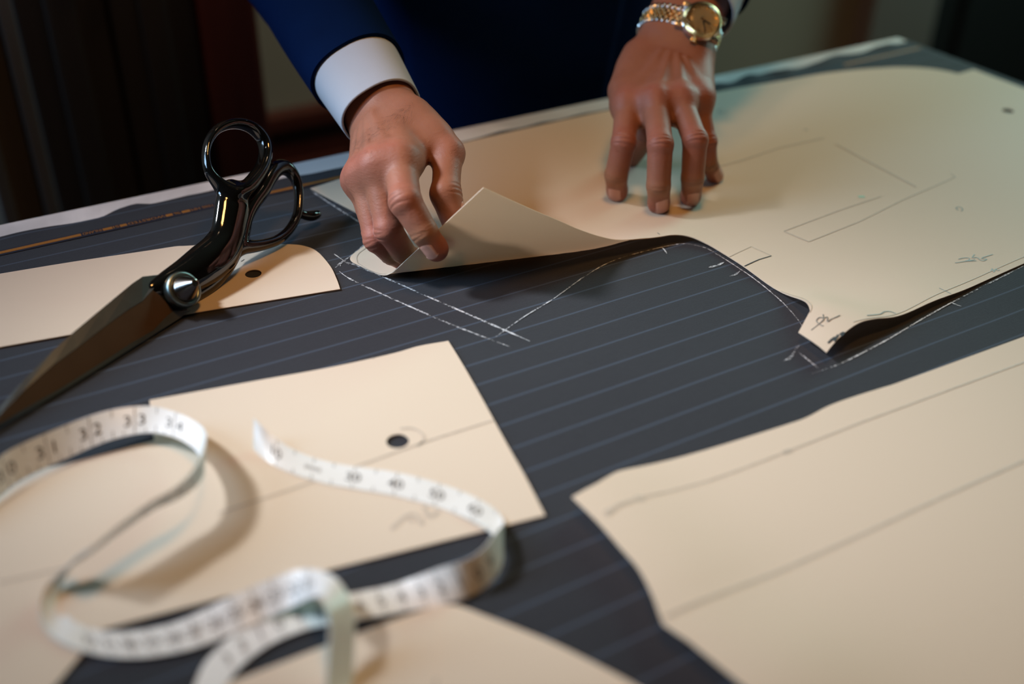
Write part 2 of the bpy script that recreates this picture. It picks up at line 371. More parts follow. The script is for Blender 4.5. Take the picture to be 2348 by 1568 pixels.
# tall dark wardrobe on the left, behind the table
cx0, cx1 = float(PY(132, 480, 1.36)[0]), float(PY(604, 200, 1.36)[0])
wd = thing('wardrobe', ((cx0+cx1)/2, 1.52, 0.0), 'tall near-black wooden wardrobe standing against the back wall behind the shears', 'wardrobe')
MB().box((cx0, 1.375, 0.06), (cx1, 1.66, 2.05), 0.006).obj('carcass', M['black_wood'], wd)
MB().box((cx0+0.01, 1.385, 0.0), (cx1-0.01, 1.65, 0.07), 0.003).obj('plinth', M['black_wood'], wd)
MB().box((cx0-0.02, 1.345, 2.05), (cx1+0.02, 1.66, 2.11), 0.012).obj('cornice', M['black_wood'], wd)
MB().box((cx1-0.075, 1.352, 0.05), (cx1, 1.378, 2.05), 0.006).obj('side_stile', M['mahogany'], wd)
cm = cx1-0.075; half = (cm-cx0)/2
for i in range(2):
    a = cx0+i*half
    dr = MB().box((a+0.003, 1.357, 0.08), (a+half-0.003, 1.376, 2.03), 0.004).obj('door', M['black_wood'], wd)
    MB().box((a+0.035, 1.350, 0.18), (a+half-0.035, 1.360, 1.93), 0.005).obj('door_panel', M['black_wood'], dr)
    MB().lathe([(0, 0.03), (0.012, 0.027), (0.014, 0.018), (0.006, 0.010), (0.006, 0)], 16,
               Matrix.Translation((a+(half-0.02 if i == 0 else 0.02), 1.357, 1.02)) @ Matrix.Rotation(math.radians(90), 4, 'X')).obj('knob', M['grey_metal'], dr, True)
# standing mirror with a grey metal frame at the far left
mx0, mx1 = float(PY(-45, 300, 1.30)[0]), float(PY(95, 300, 1.30)[0])
mi = thing('floor_mirror', ((mx0+mx1)/2, 1.32, 0), 'tall grey-framed smoked mirror at the left edge beside the dark wardrobe', 'mirror')
w_ = 0.016
MB().box((mx0, 1.300, 0.03), (mx0+w_, 1.325, 1.75), 0.003).obj('frame_stile', M['grey_metal'], mi)
MB().box((mx1-w_, 1.300, 0.03), (mx1, 1.325, 1.75), 0.003).obj('frame_stile', M['grey_metal'], mi)
MB().box((mx0, 1.300, 1.73), (mx1, 1.325, 1.75), 0.003).obj('frame_rail', M['grey_metal'], mi)
MB().box((mx0, 1.300, 0.03), (mx1, 1.325, 0.05), 0.003).obj('frame_rail', M['grey_metal'], mi)
MB().box((mx0+0.008, 1.312, 0.04), (mx1-0.008, 1.322, 1.74)).obj('mirror_glass', M['brown_glass'], mi)
for x in (mx0+0.008, mx1-0.008):
    MB().box((x-0.012, 1.27, 0.0), (x+0.012, 1.40, 0.03), 0.004).obj('foot', M['grey_metal'], mi)

# ------------------------------------------------------------------ table
TX0, TX1, TY0, TY1 = -0.72, 1.075, -0.25, 0.8905
tb = thing('cutting_table', ((TX0+TX1)/2, (TY0+TY1)/2, 0), 'long cutting table with a grey-veined white marble top under the dark cloth', 'table')
auto_smooth(MB().box((TX0, TY0, TZ-0.035), (TX1, TY1, TZ), 0.003).obj('marble_top', M['marble'], tb))
MB().box((TX0+0.06, TY0+0.06, TZ-0.13), (TX1-0.06, TY1-0.06, TZ-0.035), 0.004).obj('apron', M['black_wood'], tb)
for x in (TX0+0.10, TX1-0.10):
    for y in (TY0+0.10, TY1-0.10):
        MB().box((x-0.035, y-0.035, 0), (x+0.035, y+0.035, TZ-0.13), 0.005).obj('leg', M['black_wood'], tb)

# ------------------------------------------------------------------ suiting cloth
CT = 0.0016          # cloth thickness
def cloth():
    e = [(-60, 552), (0, 545), (60, 533), (120, 520), (175, 511), (235, 499), (270, 482), (310, 470), (350, 471), (385, 462), (430, 449), (487, 438),
         (560, 428), (640, 413), (700, 400), (760, 391), (830, 378), (930, 350), (1040, 331), (1150, 303), (1270, 277), (1395, 250), (1500, 229), (1600, 207),
         (1650, 196), (1690, 185), (1722, 176), (1753, 168), (1790, 167), (1830, 156), (1880, 146), (1915, 132), (1940, 128), (1975, 121), (2003, 112), (2030, 108), (2050, 102), (2072, 96)]
    far = [(-0.70, 0.865), (-0.45, 0.868), (-0.2, 0.862)]
    for q in e: p = P(*q, CT); far.append((p[0], min(p[1], TY1-0.002)))
    xs = np.array([f[0] for f in far]); ys = np.array([f[1] for f in far])
    s = np.argsort(xs); xs, ys = xs[s], ys[s]
    gx = np.concatenate([np.linspace(-0.68, -0.05, 22), np.linspace(-0.045, 1.060, 230)])
    fx = TX1+0.002
    prof = [(x, CT, 0) for x in gx]                 # (x, z, drop flag)
    r = 0.008
    for k in range(1, 7):
        a = k/6*math.pi/2; prof.append((fx-r+r*math.sin(a)+0.001, CT-r+r*math.cos(a), 1))
    for k in range(1, 9): prof.append((fx+0.001+0.004*math.sin(k*0.5), CT-r-0.022*k, 1))
    ny = 70
    top = []; 
    for (x, z, dflag) in prof:
        yf = np.interp(min(x, 1.06), xs, ys); col = []
        tt = np.linspace(0, 1, ny)**0.6
        for j in range(ny):
            y = -0.20+(yf+0.20)*tt[j]
            zz = z
            dfar = yf-y
            if not dflag:
                wv = 0.5+0.5*math.sin(x*95+math.sin(x*23)*2.0)
                zz += (0.0035*wv if x > 0.70 else 0.0012*wv)*math.exp(-(dfar/0.012)**2)
                zz += 0.0006*math.sin(x*31+y*17)*math.sin(y*27-x*9)*0.5+0.0003
            col.append((x, y, TZ+zz))
        top.append(col)
    v = [p for c in top for p in c]; n = len(prof)
    f = [(i*ny+j, (i+1)*ny+j, (i+1)*ny+j+1, i*ny+j+1) for i in range(n-1) for j in range(ny-1)]
    return v, f
ct = thing('suiting_cloth', (0.3, 0.45, TZ), 'dark charcoal navy pinstripe suiting cloth spread over the marble table', 'cloth')
cv, cf = cloth()
co = obj('cloth', cv, cf, M['cloth'], ct, True)
md = co.modifiers.new('thickness', 'SOLIDIFY'); md.thickness = 0.0012; md.offset = -1
es_ = co.modifiers.new('edges', 'EDGE_SPLIT'); es_.split_angle = math.radians(40)
CLZ = CT+0.0006      # height of the cloth surface over the table top

def ribbon(name, pts, w, m, parent, up=(0, 0, 1), jitter=0.0, taper=False):
    p = np.asarray(pts, float); n = len(p); t = np.gradient(p, axis=0); t /= np.linalg.norm(t, axis=1)[:, None]+1e-12
    up = np.asarray(up, float); s = np.cross(t, up); s /= np.linalg.norm(s, axis=1)[:, None]+1e-12
    ww = np.full(n, w)
    if jitter: ww = ww*(1+jitter*rng.uniform(-1, 1, n))
    if taper: ww = ww*np.clip(np.minimum(np.arange(n), np.arange(n)[::-1])/max(1, n*0.12)+0.25, 0, 1)
    a = p+s*ww[:, None]/2; b = p-s*ww[:, None]/2
    v = np.concatenate([a, b]); f = [(i, i+1, n+i+1, n+i) for i in range(n-1)]
    return obj(name, v, f, m, parent)
def px_line(pts, z, step=0.002, smooth=True):
    w = np.array([P(x, y, z) for x, y in pts])
    if smooth and len(w) > 2: w = catmull(w, 10)
    seg = np.linalg.norm(np.diff(w, axis=0), axis=1); s = np.concatenate([[0], np.cumsum(seg)])
    k = max(2, int(s[-1]/step)); u = np.linspace(0, s[-1], k)
    return np.stack([np.interp(u, s, w[:, i]) for i in range(3)], 1)
# selvedge: a navy band with a gold line, broken by woven lettering
def sel(px0, px1, off, n=60):
    a = np.array(P(0, 580, CLZ)); b = np.array(P(2110, 110, CLZ)); d = b-a
    pa, pb = [], []
    out = []
    for x in np.linspace(px0, px1, n):
        t = x
        out.append(a+d*t+np.array([0, off, 0.0003]))
    return np.array(out)
def sel_t(px):        # parameter along the selvedge for an image column of the far-left part
    a = P(0, 580, CLZ); b = P(2110, 110, CLZ)
    lo, hi = -0.3, 1.0
    for _ in range(50):
        mid = (lo+hi)/2; q = CR @ (a+(b-a)*mid-CC)
        if W_/2+F_*q[0]/q[2] < px: lo = mid
        else: hi = mid
    return lo
ribbon('selvedge_band', sel(-0.25, 0.975, -0.0004, 160)+np.array([0, 0, -0.0001]), 0.0085, M['navy_thread'], ct)
gold = [(-160, 186), (236, 258), (275, 291), (380, 396), (417, 436), (600, 830), (1935, 2110)]
for a, b in gold:
    ribbon('gold_selvedge_line', sel(sel_t(a), sel_t(b), 0.0), 0.0042, M['gold_thread'], ct)

_fc = {}
def text_mesh(s):
    if s in _fc: return _fc[s]
    cu = bpy.data.curves.new('glyph', 'FONT'); cu.body = s; cu.size = 1.0; cu.align_x = 'CENTER'; cu.resolution_u = 3
    o = bpy.data.objects.new('glyph', cu); COL.objects.link(o)
    dg = bpy.context.evaluated_depsgraph_get(); me = o.evaluated_get(dg).to_mesh()
    v = np.array([p.co[:] for p in me.vertices]).reshape(-1, 3); f = [tuple(p.vertices) for p in me.polygons]
    o.evaluated_get(dg).to_mesh_clear(); bpy.data.objects.remove(o); bpy.data.curves.remove(cu)
    _fc[s] = (v, f); return v, f
def sel_text(s, px0, px1, hgt):
    v, f = text_mesh(s)
    x0, x1 = v[:, 0].min(), v[:, 0].max(); y0, y1 = v[:, 1].min(), v[:, 1].max()
    a = P(0, 580, CLZ); d = P(2110, 110, CLZ)-a; t0, t1 = sel_t(px0), sel_t(px1)
    u = (v[:, 0]-x0)/(x1-x0); w = (v[:, 1]-y0)/(y1-y0)-0.5
    t = t1+(t0-t1)*u                                    # lettering faces the far side of the table
    q = a[None]+d[None]*t[:, None]; q[:, 1] -= w*hgt; q[:, 2] += 0.0004
    obj('woven_lettering', q, f, M['gold_thread'], ct)
for s, a, b in (('INLAND', 190, 233), ('SI', 260, 273), ('WORSTED', 294, 378), ('%', 399, 414), ('150S HM', 439, 488)):
    sel_text(s, a, b, 0.0042)
# chalk marks
ch = [([(780, 610), (805, 604), (1000, 688), (1215, 782)], 0.0016), ([(778, 622), (820, 648), (1000, 729), (1090, 765), (1170, 795)], 0.0014),
      ([(1130, 777), (1200, 727), (1270, 684), (1340, 634), (1400, 600), (1470, 578), (1560, 559), (1610, 566), (1640, 580), (1720, 632), (1780, 680), (1815, 715), (1838, 745), (1842, 762)], 0.0010),
      ([(768, 614), (800, 590), (850, 550), (870, 532)], 0.0011), ([(772, 608), (812, 580), (852, 545)], 0.0008), ([(766, 582), (800, 606)], 0.0008),
      ([(1625, 613), (1645, 608), (1660, 601)], 0.0018), ([(1672, 633), (1685, 630), (1697, 621)], 0.0016), ([(1516, 566), (1523, 572), (1529, 581)], 0.0012),
      ([(1832, 790), (1815, 815), (1797, 828)], 0.0012), ([(1826, 792), (1820, 812), (1808, 826)], 0.0010), ([(1830, 806), (1880, 847)], 0.0013), ([(1862, 856), (1896, 845), (1941, 827), (2030, 781), (2120, 728), (2200, 684), (2348, 609)], 0.0012),
      ([(2180, 692), (2192, 698), (2205, 702)], 0.0014), ([(712, 436), (770, 475), (842, 520)], 0.0016)]
for pts, w in ch:
    ribbon('chalk_line', px_line(pts, CLZ+0.0002), w, M['chalk'], ct, jitter=0.35, taper=True)

# ------------------------------------------------------------------ card patterns
PTH = 0.0007
def outline(segs):     # each segment is a run of photo points: ('c', pts) smooth curve, ('l', pts) straight
    out = []
    for kind, pts in segs:
        w = np.array([P(x, y, CLZ+PTH)[:2] for x, y in pts])
        if kind == 'c' and len(w) > 2: w = catmull(w, 8)
        out += [tuple(q) for q in w[:-1]]
    return out
def circle(px, py, r, n=40, sq=1.0):
    c = P(px, py, CLZ+PTH); return [(c[0]+r*math.cos(2*math.pi*i/n), c[1]+r*sq*math.sin(2*math.pi*i/n)) for i in range(n)]
def resample(poly, step):
    p = np.array(poly); out = []
    for i in range(len(p)):
        a, b = p[i], p[(i+1) % len(p)]; n = max(1, int(np.linalg.norm(b-a)/step))
        for k in range(n): out.append(tuple(a+(b-a)*k/n))
    return out
def inside(pts, poly):
    x, y = pts[:, 0], pts[:, 1]; p = np.array(poly); r = np.zeros(len(pts), bool); j = len(p)-1
    for i in range(len(p)):
        xi, yi = p[i]; xj, yj = p[j]
        c = ((yi > y) != (yj > y)) & (x < (xj-xi)*(y-yi)/(yj-yi+1e-15)+xi); r ^= c; j = i
    return r
def seg_dist(pts, poly):
    p = np.array(poly); d = np.full(len(pts), 1e9)
    for i in range(len(p)):
        a, b = p[i], p[(i+1) % len(p)]; ab = b-a
        t = np.clip(((pts-a) @ ab)/(ab @ ab+1e-15), 0, 1); d = np.minimum(d, np.linalg.norm(pts-a-t[:, None]*ab, axis=1))
    return d
def card(label, poly, holes, fmap, step=0.010, dense=None, mid=(0, 0)):
    poly = resample(poly, step*0.6)
    lo = np.min(poly, 0); hi = np.max(poly, 0)
    gx, gy = np.meshgrid(np.arange(lo[0], hi[0], step), np.arange(lo[1], hi[1], step))
    g = np.stack([gx.ravel(), gy.ravel()], 1)
    if dense:
        (dl, dh, ds) = dense
        k = ~((g[:, 0] > dl[0]) & (g[:, 0] < dh[0]) & (g[:, 1] > dl[1]) & (g[:, 1] < dh[1])); g = g[k]
        ax, ay = np.meshgrid(np.arange(dl[0], dh[0], ds), np.arange(dl[1], dh[1], ds)); g = np.concatenate([g, np.stack([ax.ravel(), ay.ravel()], 1)])
    g = g+rng.uniform(-0.1, 0.1, g.shape)*step*0.2
    k = inside(g, poly) & (seg_dist(g, poly) > step*0.25)
    for h in holes: k &= ~inside(g, h); k &= seg_dist(g, h) > step*0.2
    g = g[k]
    vs = [Vector(p) for p in poly]; n = len(vs); faces_in = [list(range(n))]
    for h in holes: faces_in.append(list(range(len(vs), len(vs)+len(h)))[::-1]); vs += [Vector(p) for p in h]
    edges = []
    for fi in faces_in: edges += [(fi[i], fi[(i+1) % len(fi)]) for i in range(len(fi))]
    vs += [Vector(p) for p in g]
    V, E, Fc, *_ = delaunay_2d_cdt(vs, edges, [], 1, 1e-7)
    V2 = np.array([v[:] for v in V]); Fc = [f for f in Fc]
    cen = np.array([V2[list(f)].mean(0) for f in Fc])
    keep = inside(cen, poly)
    for h in holes: keep &= ~inside(cen, h)
    Fc = [f for f, kk in zip(Fc, keep) if kk]
    W3 = fmap(V2)
    c = W3.mean(0)
    t = thing('pattern_card', (c[0], c[1], TZ+CLZ), label, 'card')
    o = obj('sheet', W3, Fc, M['paper'], t, True)
    md = o.modifiers.new('thickness', 'SOLIDIFY'); md.thickness = PTH*0.8; md.offset = -1; md.use_rim_only = True
    es_ = o.modifiers.new('edges', 'EDGE_SPLIT'); es_.split_angle = math.radians(40)
    return t
Z0 = TZ+CLZ+PTH+0.0006
def flat(lift=None):
    def f(p):
        z = np.full(len(p), Z0)
        if lift is not None: z = z+lift(p)
        return np.column_stack([p, z])
    return f
def gauss(p, px, py, s, a):
    c = P(px, py, 0)[:2]; return a*np.exp(-((p-c)**2).sum(1)/(2*s*s))

def marks(t, fmap, lines, default='pencil_faint', w=0.0007, name='pencil_line'):
    for ln in lines:
        pts, ww, mm = ln[0], (ln[1] if len(ln) > 1 else w), (ln[2] if len(ln) > 2 else default)
        sm = ln[3] if len(ln) > 3 else True
        q = px_line(pts, CLZ+PTH, 0.0009, sm)
        q3 = fmap(q[:, :2]); q3[:, 2] += 0.0003
        ribbon(ln[4] if len(ln) > 4 else name, q3, ww, M[mm], t)

# --- the big front pattern whose corner is lifted by the fingers
fA = P(886, 632, 0)[:2]; fB = P(1440, 566, 0)[:2]; fax = norm(fB-fA); fnr = np.array([fax[1], -fax[0]])
if fnr @ (P(1150, 765, 0)[:2]-fA) < 0: fnr = -fnr
FR, FTH = 0.016, math.radians(66)
def sstep(a, b, x): t = np.clip((x-a)/(b-a), 0, 1); return t*t*(3-2*t)
fLen = np.linalg.norm(fB-fA)
def big_lift(p):
    return (gauss(p, 1890, 835, 0.022, 0.006)+gauss(p, 1845, 735, 0.018, 0.008)+gauss(p, 1968, 776, 0.026, 0.0105)+gauss(p, 2110, 712, 0.03, 0.004)
            + gauss(p, 1480, 572, 0.022, 0.006)+gauss(p, 1560, 553, 0.018, 0.003)+gauss(p, 1700, 620, 0.02, 0.0018))
def big_map(p):
    r = p-fA; s = r @ fnr; t = r @ fax
    th = FTH*(1-sstep(fLen-0.030, fLen+0.030, t))
    s_ = np.maximum(s, 0); th = np.maximum(th, 1e-4)
    arc = FR*th; a = np.minimum(s_, arc)/FR
    y = FR*np.sin(a)+np.maximum(s_-arc, 0)*np.cos(th); z = FR*(1-np.cos(a))+np.maximum(s_-arc, 0)*np.sin(th)
    y = np.where(s > 0, y, s)
    xy = fA+t[:, None]*fax+y[:, None]*fnr
    return np.column_stack([xy, Z0+z+big_lift(p)])
big = outline([
    ('l', [(712, 433), (800, 405)]), ('c', [(800, 405), (930, 366), (1055, 330), (1230, 290), (1390, 255), (1520, 233), (1625, 215), (1720, 198), (1800, 185)]),
    ('c', [(1800, 185), (1870, 172), (1950, 162), (2030, 156), (2080, 155), (2130, 158), (2170, 164), (2197, 170)]),
    ('l', [(2197, 170), (2232, 160), (2360, 208), (2860, 400), (2640, 500), (2348, 605)]),
    ('c', [(2348, 605), (2270, 640), (2200, 674), (2130, 706), (2050, 746), (2000, 762), (1960, 777), (1920, 803), (1890, 832)]),
    ('l', [(1890, 832), (1827, 781), (1851, 746)]),
    ('c', [(1851, 746), (1840, 722), (1800, 684), (1750, 648), (1700, 614), (1645, 578), (1610, 562), (1575, 554), (1535, 556), (1490, 568), (1450, 580), (1400, 600), (1340, 634), (1300, 661), (1240, 700), (1150, 762)]),
    ('l', [(1150, 762), (890, 640)]),
    ('c', [(890, 640), (850, 622), (820, 608), (806, 600), (803, 592), (810, 583)]), ('l', [(810, 583), (852, 553), (885, 525), (712, 433)]),
])
dl = P(880, 640, 0)[:2]; 
bigc = card('largest cream card pattern, its near corner lifted and pinched by the man\'s right hand', big, [circle(2311, 255, 0.0058, 40)], big_map,
            step=0.010, dense=((0.24, 0.52), (0.47, 0.70), 0.0042))
marks(bigc, big_map, [
    ([(820, 605), (818, 592), (826, 580), (852, 563)], 0.0006, 'pencil_faint'), ([(820, 605), (850, 622), (885, 634)], 0.0006, 'pencil_faint'),
    ([(1640, 386), (1700, 370), (1790, 340), (1890, 318)], 0.0013, 'pencil_faint', False), ([(1915, 332), (2100, 430)], 0.0014, 'pencil_faint', False),
    ([(2020, 452), (1930, 482), (1797, 532), (1854, 556), (1970, 510), (2070, 460), (2190, 408), (2180, 400)], 0.0009, 'pencil_faint', False),
    ([(1671, 595), (1722, 568), (1768, 590)], 0.0006, 'pencil_faint', False), ([(1768, 590), (1740, 600), (1706, 617)], 0.0009, 'ink', False),
    ([(1505, 552), (1511, 557)], 0.0006, 'pencil'), ([(1331, 584), (1341, 579)], 0.0006, 'pencil'),
    ([(1790, 674), (1830, 705), (1853, 735), (1850, 750)], 0.0006, 'pencil_faint'),
    ([(1948, 775), (1990, 762), (2050, 740), (2165, 675), (2280, 620), (2348, 590)], 0.0007, 'pencil_faint'), ([(2151, 669), (2178, 682)], 0.0007, 'pencil'),
    ([(1980, 757), (2010, 748), (2022, 738), (2035, 735), (2045, 738), (2050, 740)], 0.0009, 'pencil', True, 'handwritten_mark'),
    ([(2197, 484), (2192, 480), (2194, 477), (2202, 477), (2207, 483), (2203, 486)], 0.0008, 'pencil', True, 'handwritten_mark'),
    ([(1655, 252), (1648, 255), (1652, 262), (1660, 258), (1668, 260)], 0.0015, 'pencil_faint', True, 'handwritten_mark'),
    ([(1843, 299), (1852, 300)], 0.003, 'pencil_faint', True, 'handwritten_mark'), ([(1968, 453), (1982, 453)], 0.0035, 'green_ink', True, 'green_dot'),
    ([(2197, 596), (2212, 593), (2222, 594), (2220, 599), (2212, 601), (2238, 600)], 0.0008, 'pencil', True, 'handwritten_mark'),
    ([(2234, 585), (2229, 593), (2240, 592), (2246, 597), (2254, 600), (2262, 596), (2250, 594), (2276, 585)], 0.0008, 'pencil', True, 'handwritten_mark'),
    ([(2189, 605), (2215, 601), (2235, 597)], 0.0007, 'pencil', True, 'handwritten_mark'),
    ([(2271, 624), (2275, 618), (2278, 626), (2283, 618), (2286, 622), (2292, 621)], 0.0007, 'pencil', True, 'handwritten_mark'),
    ([(1855, 783), (1870, 775), (1882, 766), (1872, 762), (1866, 768), (1878, 778), (1882, 779)], 0.0008, 'pencil', True, 'handwritten_mark'),
    ([(1880, 757), (1882, 764), (1890, 763), (1890, 772), (1898, 768), (1905, 766), (1918, 761)], 0.0008, 'pencil', True, 'handwritten_mark'),
    ([(1893, 815), (1902, 807), (1897, 812), (1908, 804), (1906, 812), (1915, 800)], 0.0016, 'ink', True, 'handwritten_mark'), ([(1918, 800), (1928, 795), (1922, 803)], 0.0014, 'ink', True, 'handwritten_mark'),
])

# --- card under the shears
c2 = outline([('c', [(-260, 672), (0, 629), (190, 598), (380, 571), (430, 568), (500, 566)]), ('l', [(500, 566), (650, 561)]), ('c', [(650, 561), (692, 564), (726, 577), (757, 611), (772, 641), (780, 664)]), ('l', [(780, 664), (460, 716), (0, 797), (-260, 846), (-260, 672)])])
def lift2(p): return gauss(p, 470, 568, 0.02, 0.0015)
k2 = card('cream card with one round hole lying under the black-handled shears', c2, [circle(581, 629, 0.0061)], flat(lift2), step=0.012)
marks(k2, flat(lift2), [([(553, 602), (560, 597)], 0.0006, 'pencil')])

# --- centre-left card under the tape measure
c3 = outline([('l', [(343, 919), (600, 872)]), ('c', [(600, 872), (760, 843), (900, 812), (960, 795), (1028, 783)]), ('c', [(1028, 783), (1060, 835), (1100, 905), (1160, 1015), (1205, 1095), (1250, 1183)]),
              ('l', [(1250, 1183), (720, 1316), (204, 1452), (186, 1502), (70, 1640), (-420, 1760), (-420, 1205), (0, 1092), (150, 1066), (354, 1012), (343, 919)])])
k3 = card('cream card with a round hole and sideways numerals under the curled tape measure', c3, [circle(912, 1013, 0.0068)], flat(), step=0.014)
marks(k3, flat(), [([(0, 1338), (150, 1305)], 0.0012), ([(500, 1180), (720, 1106), (905, 1040), (985, 1012), (1130, 966)], 0.0012),
                   ([(918, 985), (945, 984), (968, 996), (972, 1010), (958, 1025)], 0.0016), ([(854, 822), (857, 824)], 0.001, 'pencil'),
                   ([(898, 1215), (918, 1196), (935, 1184), (950, 1182), (962, 1192), (968, 1205)], 0.0026, 'pencil_faint', True, 'handwritten_mark'),
                   ([(938, 1193), (950, 1196)], 0.0026, 'pencil_faint', True, 'handwritten_mark'),
                   ([(972, 1163), (978, 1176), (985, 1186), (1000, 1180), (1004, 1172)], 0.0026, 'pencil_faint', True, 'handwritten_mark')], w=0.0012)

# --- card at the bottom edge
c4 = outline([('c', [(330, 1640), (525, 1567), (700, 1500), (820, 1455), (920, 1420), (1000, 1394)]), ('c', [(1000, 1394), (1030, 1391), (1060, 1396), (1120, 1418), (1180, 1440), (1260, 1472), (1340, 1510), (1450, 1568), (1560, 1640), (1640, 1720)]), ('l', [(1640, 1720), (1000, 2060), (330, 1640)])])
k4 = card('cream card with a rounded end at the bottom edge in front of the tape', c4, [], flat(lambda p: gauss(p, 1000, 1394, 0.03, 0.001)), step=0.014)
marks(k4, flat(), [([(1012, 1410), (1008, 1490), (1000, 1568), (992, 1640)], 0.0012, 'pencil_faint', False)])

# --- right foreground card
c5 = outline([('l', [(1310, 1172), (1368, 1136)]), ('c', [(1368, 1136), (1395, 1115), (1420, 1099), (1470, 1082)]), ('l', [(1470, 1082), (1600, 1040)]), ('c', [(1600, 1040), (1800, 976), (1850, 958), (1900, 932), (1960, 910), (2050, 882)]),
              ('l', [(2050, 882), (2348, 773), (2760, 620), (2900, 1100), (2000, 1900), (1730, 1632), (1640, 1559), (1572, 1503), (1516, 1465)]), ('c', [(1516, 1465), (1505, 1435), (1492, 1400), (1476, 1365), (1455, 1330), (1420, 1290), (1370, 1232), (1310, 1172)])])
cE = np.array(outline([('c', [(1310, 1172), (1370, 1232), (1420, 1290), (1455, 1330), (1476, 1365), (1492, 1400), (1505, 1435), (1516, 1465), (1760, 1610)])]))
def lift5(p):
    d = np.min(np.linalg.norm(p[:, None, :]-cE[None], axis=2), 1) if len(p) < 200000 else 0
    return 0.010*np.exp(-(d/0.055)**2)
k5 = card('broad cream card in the right foreground with two long pencil lines', c5, [], flat(lift5), step=0.014)
marks(k5, flat(lift5), [([(1462, 1166), (1640, 1102), (1800, 1039), (1980, 968), (2348, 832)], 0.0012, 'pencil_faint', False), ([(1386, 1212), (1400, 1200), (1420, 1186), (1462, 1166)], 0.0024, 'pencil_faint'),
                        ([(1385, 1211), (1402, 1199)], 0.0036, 'pencil_faint'), ([(1455, 1168), (1475, 1164)], 0.004, 'pencil_faint'), ([(1795, 1041), (1815, 1034)], 0.0032, 'pencil_faint'),
                        ([(1520, 1450), (1700, 1358), (1900, 1262), (2150, 1146), (2348, 1058)], 0.0018, 'pencil_faint', False)])

# ------------------------------------------------------------------ tailor's shears
SO = P(422, 660, 0.0155); ST = P(-20, 975, 0.0055); sd = norm(SO-ST)
_a = norm(np.cross(sd, [0, 0, 1])); _b = np.cross(_a, sd)
if _a @ ray(422, 660) > 0: _a = -_a
_b = np.cross(_a, sd); _b = _b if _b[2] > 0 else -_b
SN = norm(_a*math.cos(math.radians(36))+_b*math.sin(math.radians(36)))
SU = sd-SN*(sd @ SN); SU = norm(SU); SV = np.cross(SN, SU)
def sh(px, py, off=0.0):
    d = ray(px, py); return CC+d*(((SO+SN*off-CC) @ SN)/(d @ SN))
def shl(px, py, off=0.0):
    q = sh(px, py, off)-SO; return np.array([q @ SU, q @ SV, q @ SN])
SH = thing('tailor_shears', SO, 'heavy black-handled steel tailoring shears lying across the left card', 'shears')
def bow(name, groups, parent, kk=0.004):
    gs = []
    for pts, rs, off, ns in groups:            # ns < 1: deep band across the plane; ns > 1: flattened in the plane
        q = np.array([shl(x, y, off) for x, y in pts]); r = np.array(rs, float)
        qr = catmull(np.column_stack([q, r]), 5); q = qr[:, :3].copy(); q[:, 2] *= ns
        gs.append((q, qr[:, 3], ns))
    def f(Q):
        d = None
        for q, r, ns in gs:
            c = chain(Q*np.array([1, 1, ns]), q, r, 0.0015)/max(1.0, ns); d = c if d is None else smin(d, c, kk)
        return d
    allp = np.concatenate([q/np.array([1, 1, ns]) for q, r, ns in gs]); lo = allp.min(0)-0.024; hi = allp.max(0)+0.024
    v, fc = polymesh(f, lo, hi, 0.0011, slack=1.6)
    w = SO+v[:, :1]*SU+v[:, 1:2]*SV+v[:, 2:3]*SN
    return obj(name, w, fc, M['enamel'], parent, True)
mm = 0.001
up_shank = ([(352, 662), (390, 648), (430, 632), (470, 606), (503, 578), (521, 545), (529, 505), (534, 470), (535, 440)],
            [v*mm for v in (5.0, 9, 12.5, 14.5, 14.5, 13.2, 13.2, 13.2, 10.0)], 0.001, 1.7)
up_ring = ([(530, 446), (502, 422), (479, 392), (472, 358), (478, 324), (497, 298), (526, 285), (557, 285), (585, 298), (604, 322), (609, 350), (601, 382), (584, 410), (560, 436), (535, 448)],
           [v*mm for v in (6, 3.6, 2.5, 2.3, 2.6, 3.1, 3.4, 3.4, 3.5, 3.6, 4.0, 4.6, 5.2, 6, 6.5)], 0.002, 0.6)
bow('thumb_handle', [up_shank, up_ring], SH)
lo_shank = ([(400, 690), (440, 668), (480, 642), (515, 606), (540, 568), (556, 525)], [v*mm for v in (7, 8.5, 8.5, 7.5, 6, 6)], -0.004, 1.3)
lo_ring = ([(546, 566), (572, 566), (604, 561), (636, 550), (662, 528), (680, 496), (685, 460), (682, 424), (670, 398), (650, 384), (628, 390), (611, 412), (596, 440), (577, 466), (562, 494), (554, 524), (548, 556)],
           [v*mm for v in (5.5, 4.6, 3.9, 3.6, 3.3, 3.1, 3.0, 3.2, 3.8, 5.2, 6.4, 6.6, 6.4, 6.2, 6, 5.6, 5.4)], -0.003, 0.75)
bow('finger_handle', [lo_shank, lo_ring], SH)
bow('finger_rest', [([(686, 488), (700, 494), (716, 495), (728, 491)], [v*mm for v in (2.8, 3.0, 3.6, 2.8)], -0.003, 0.9)], SH)
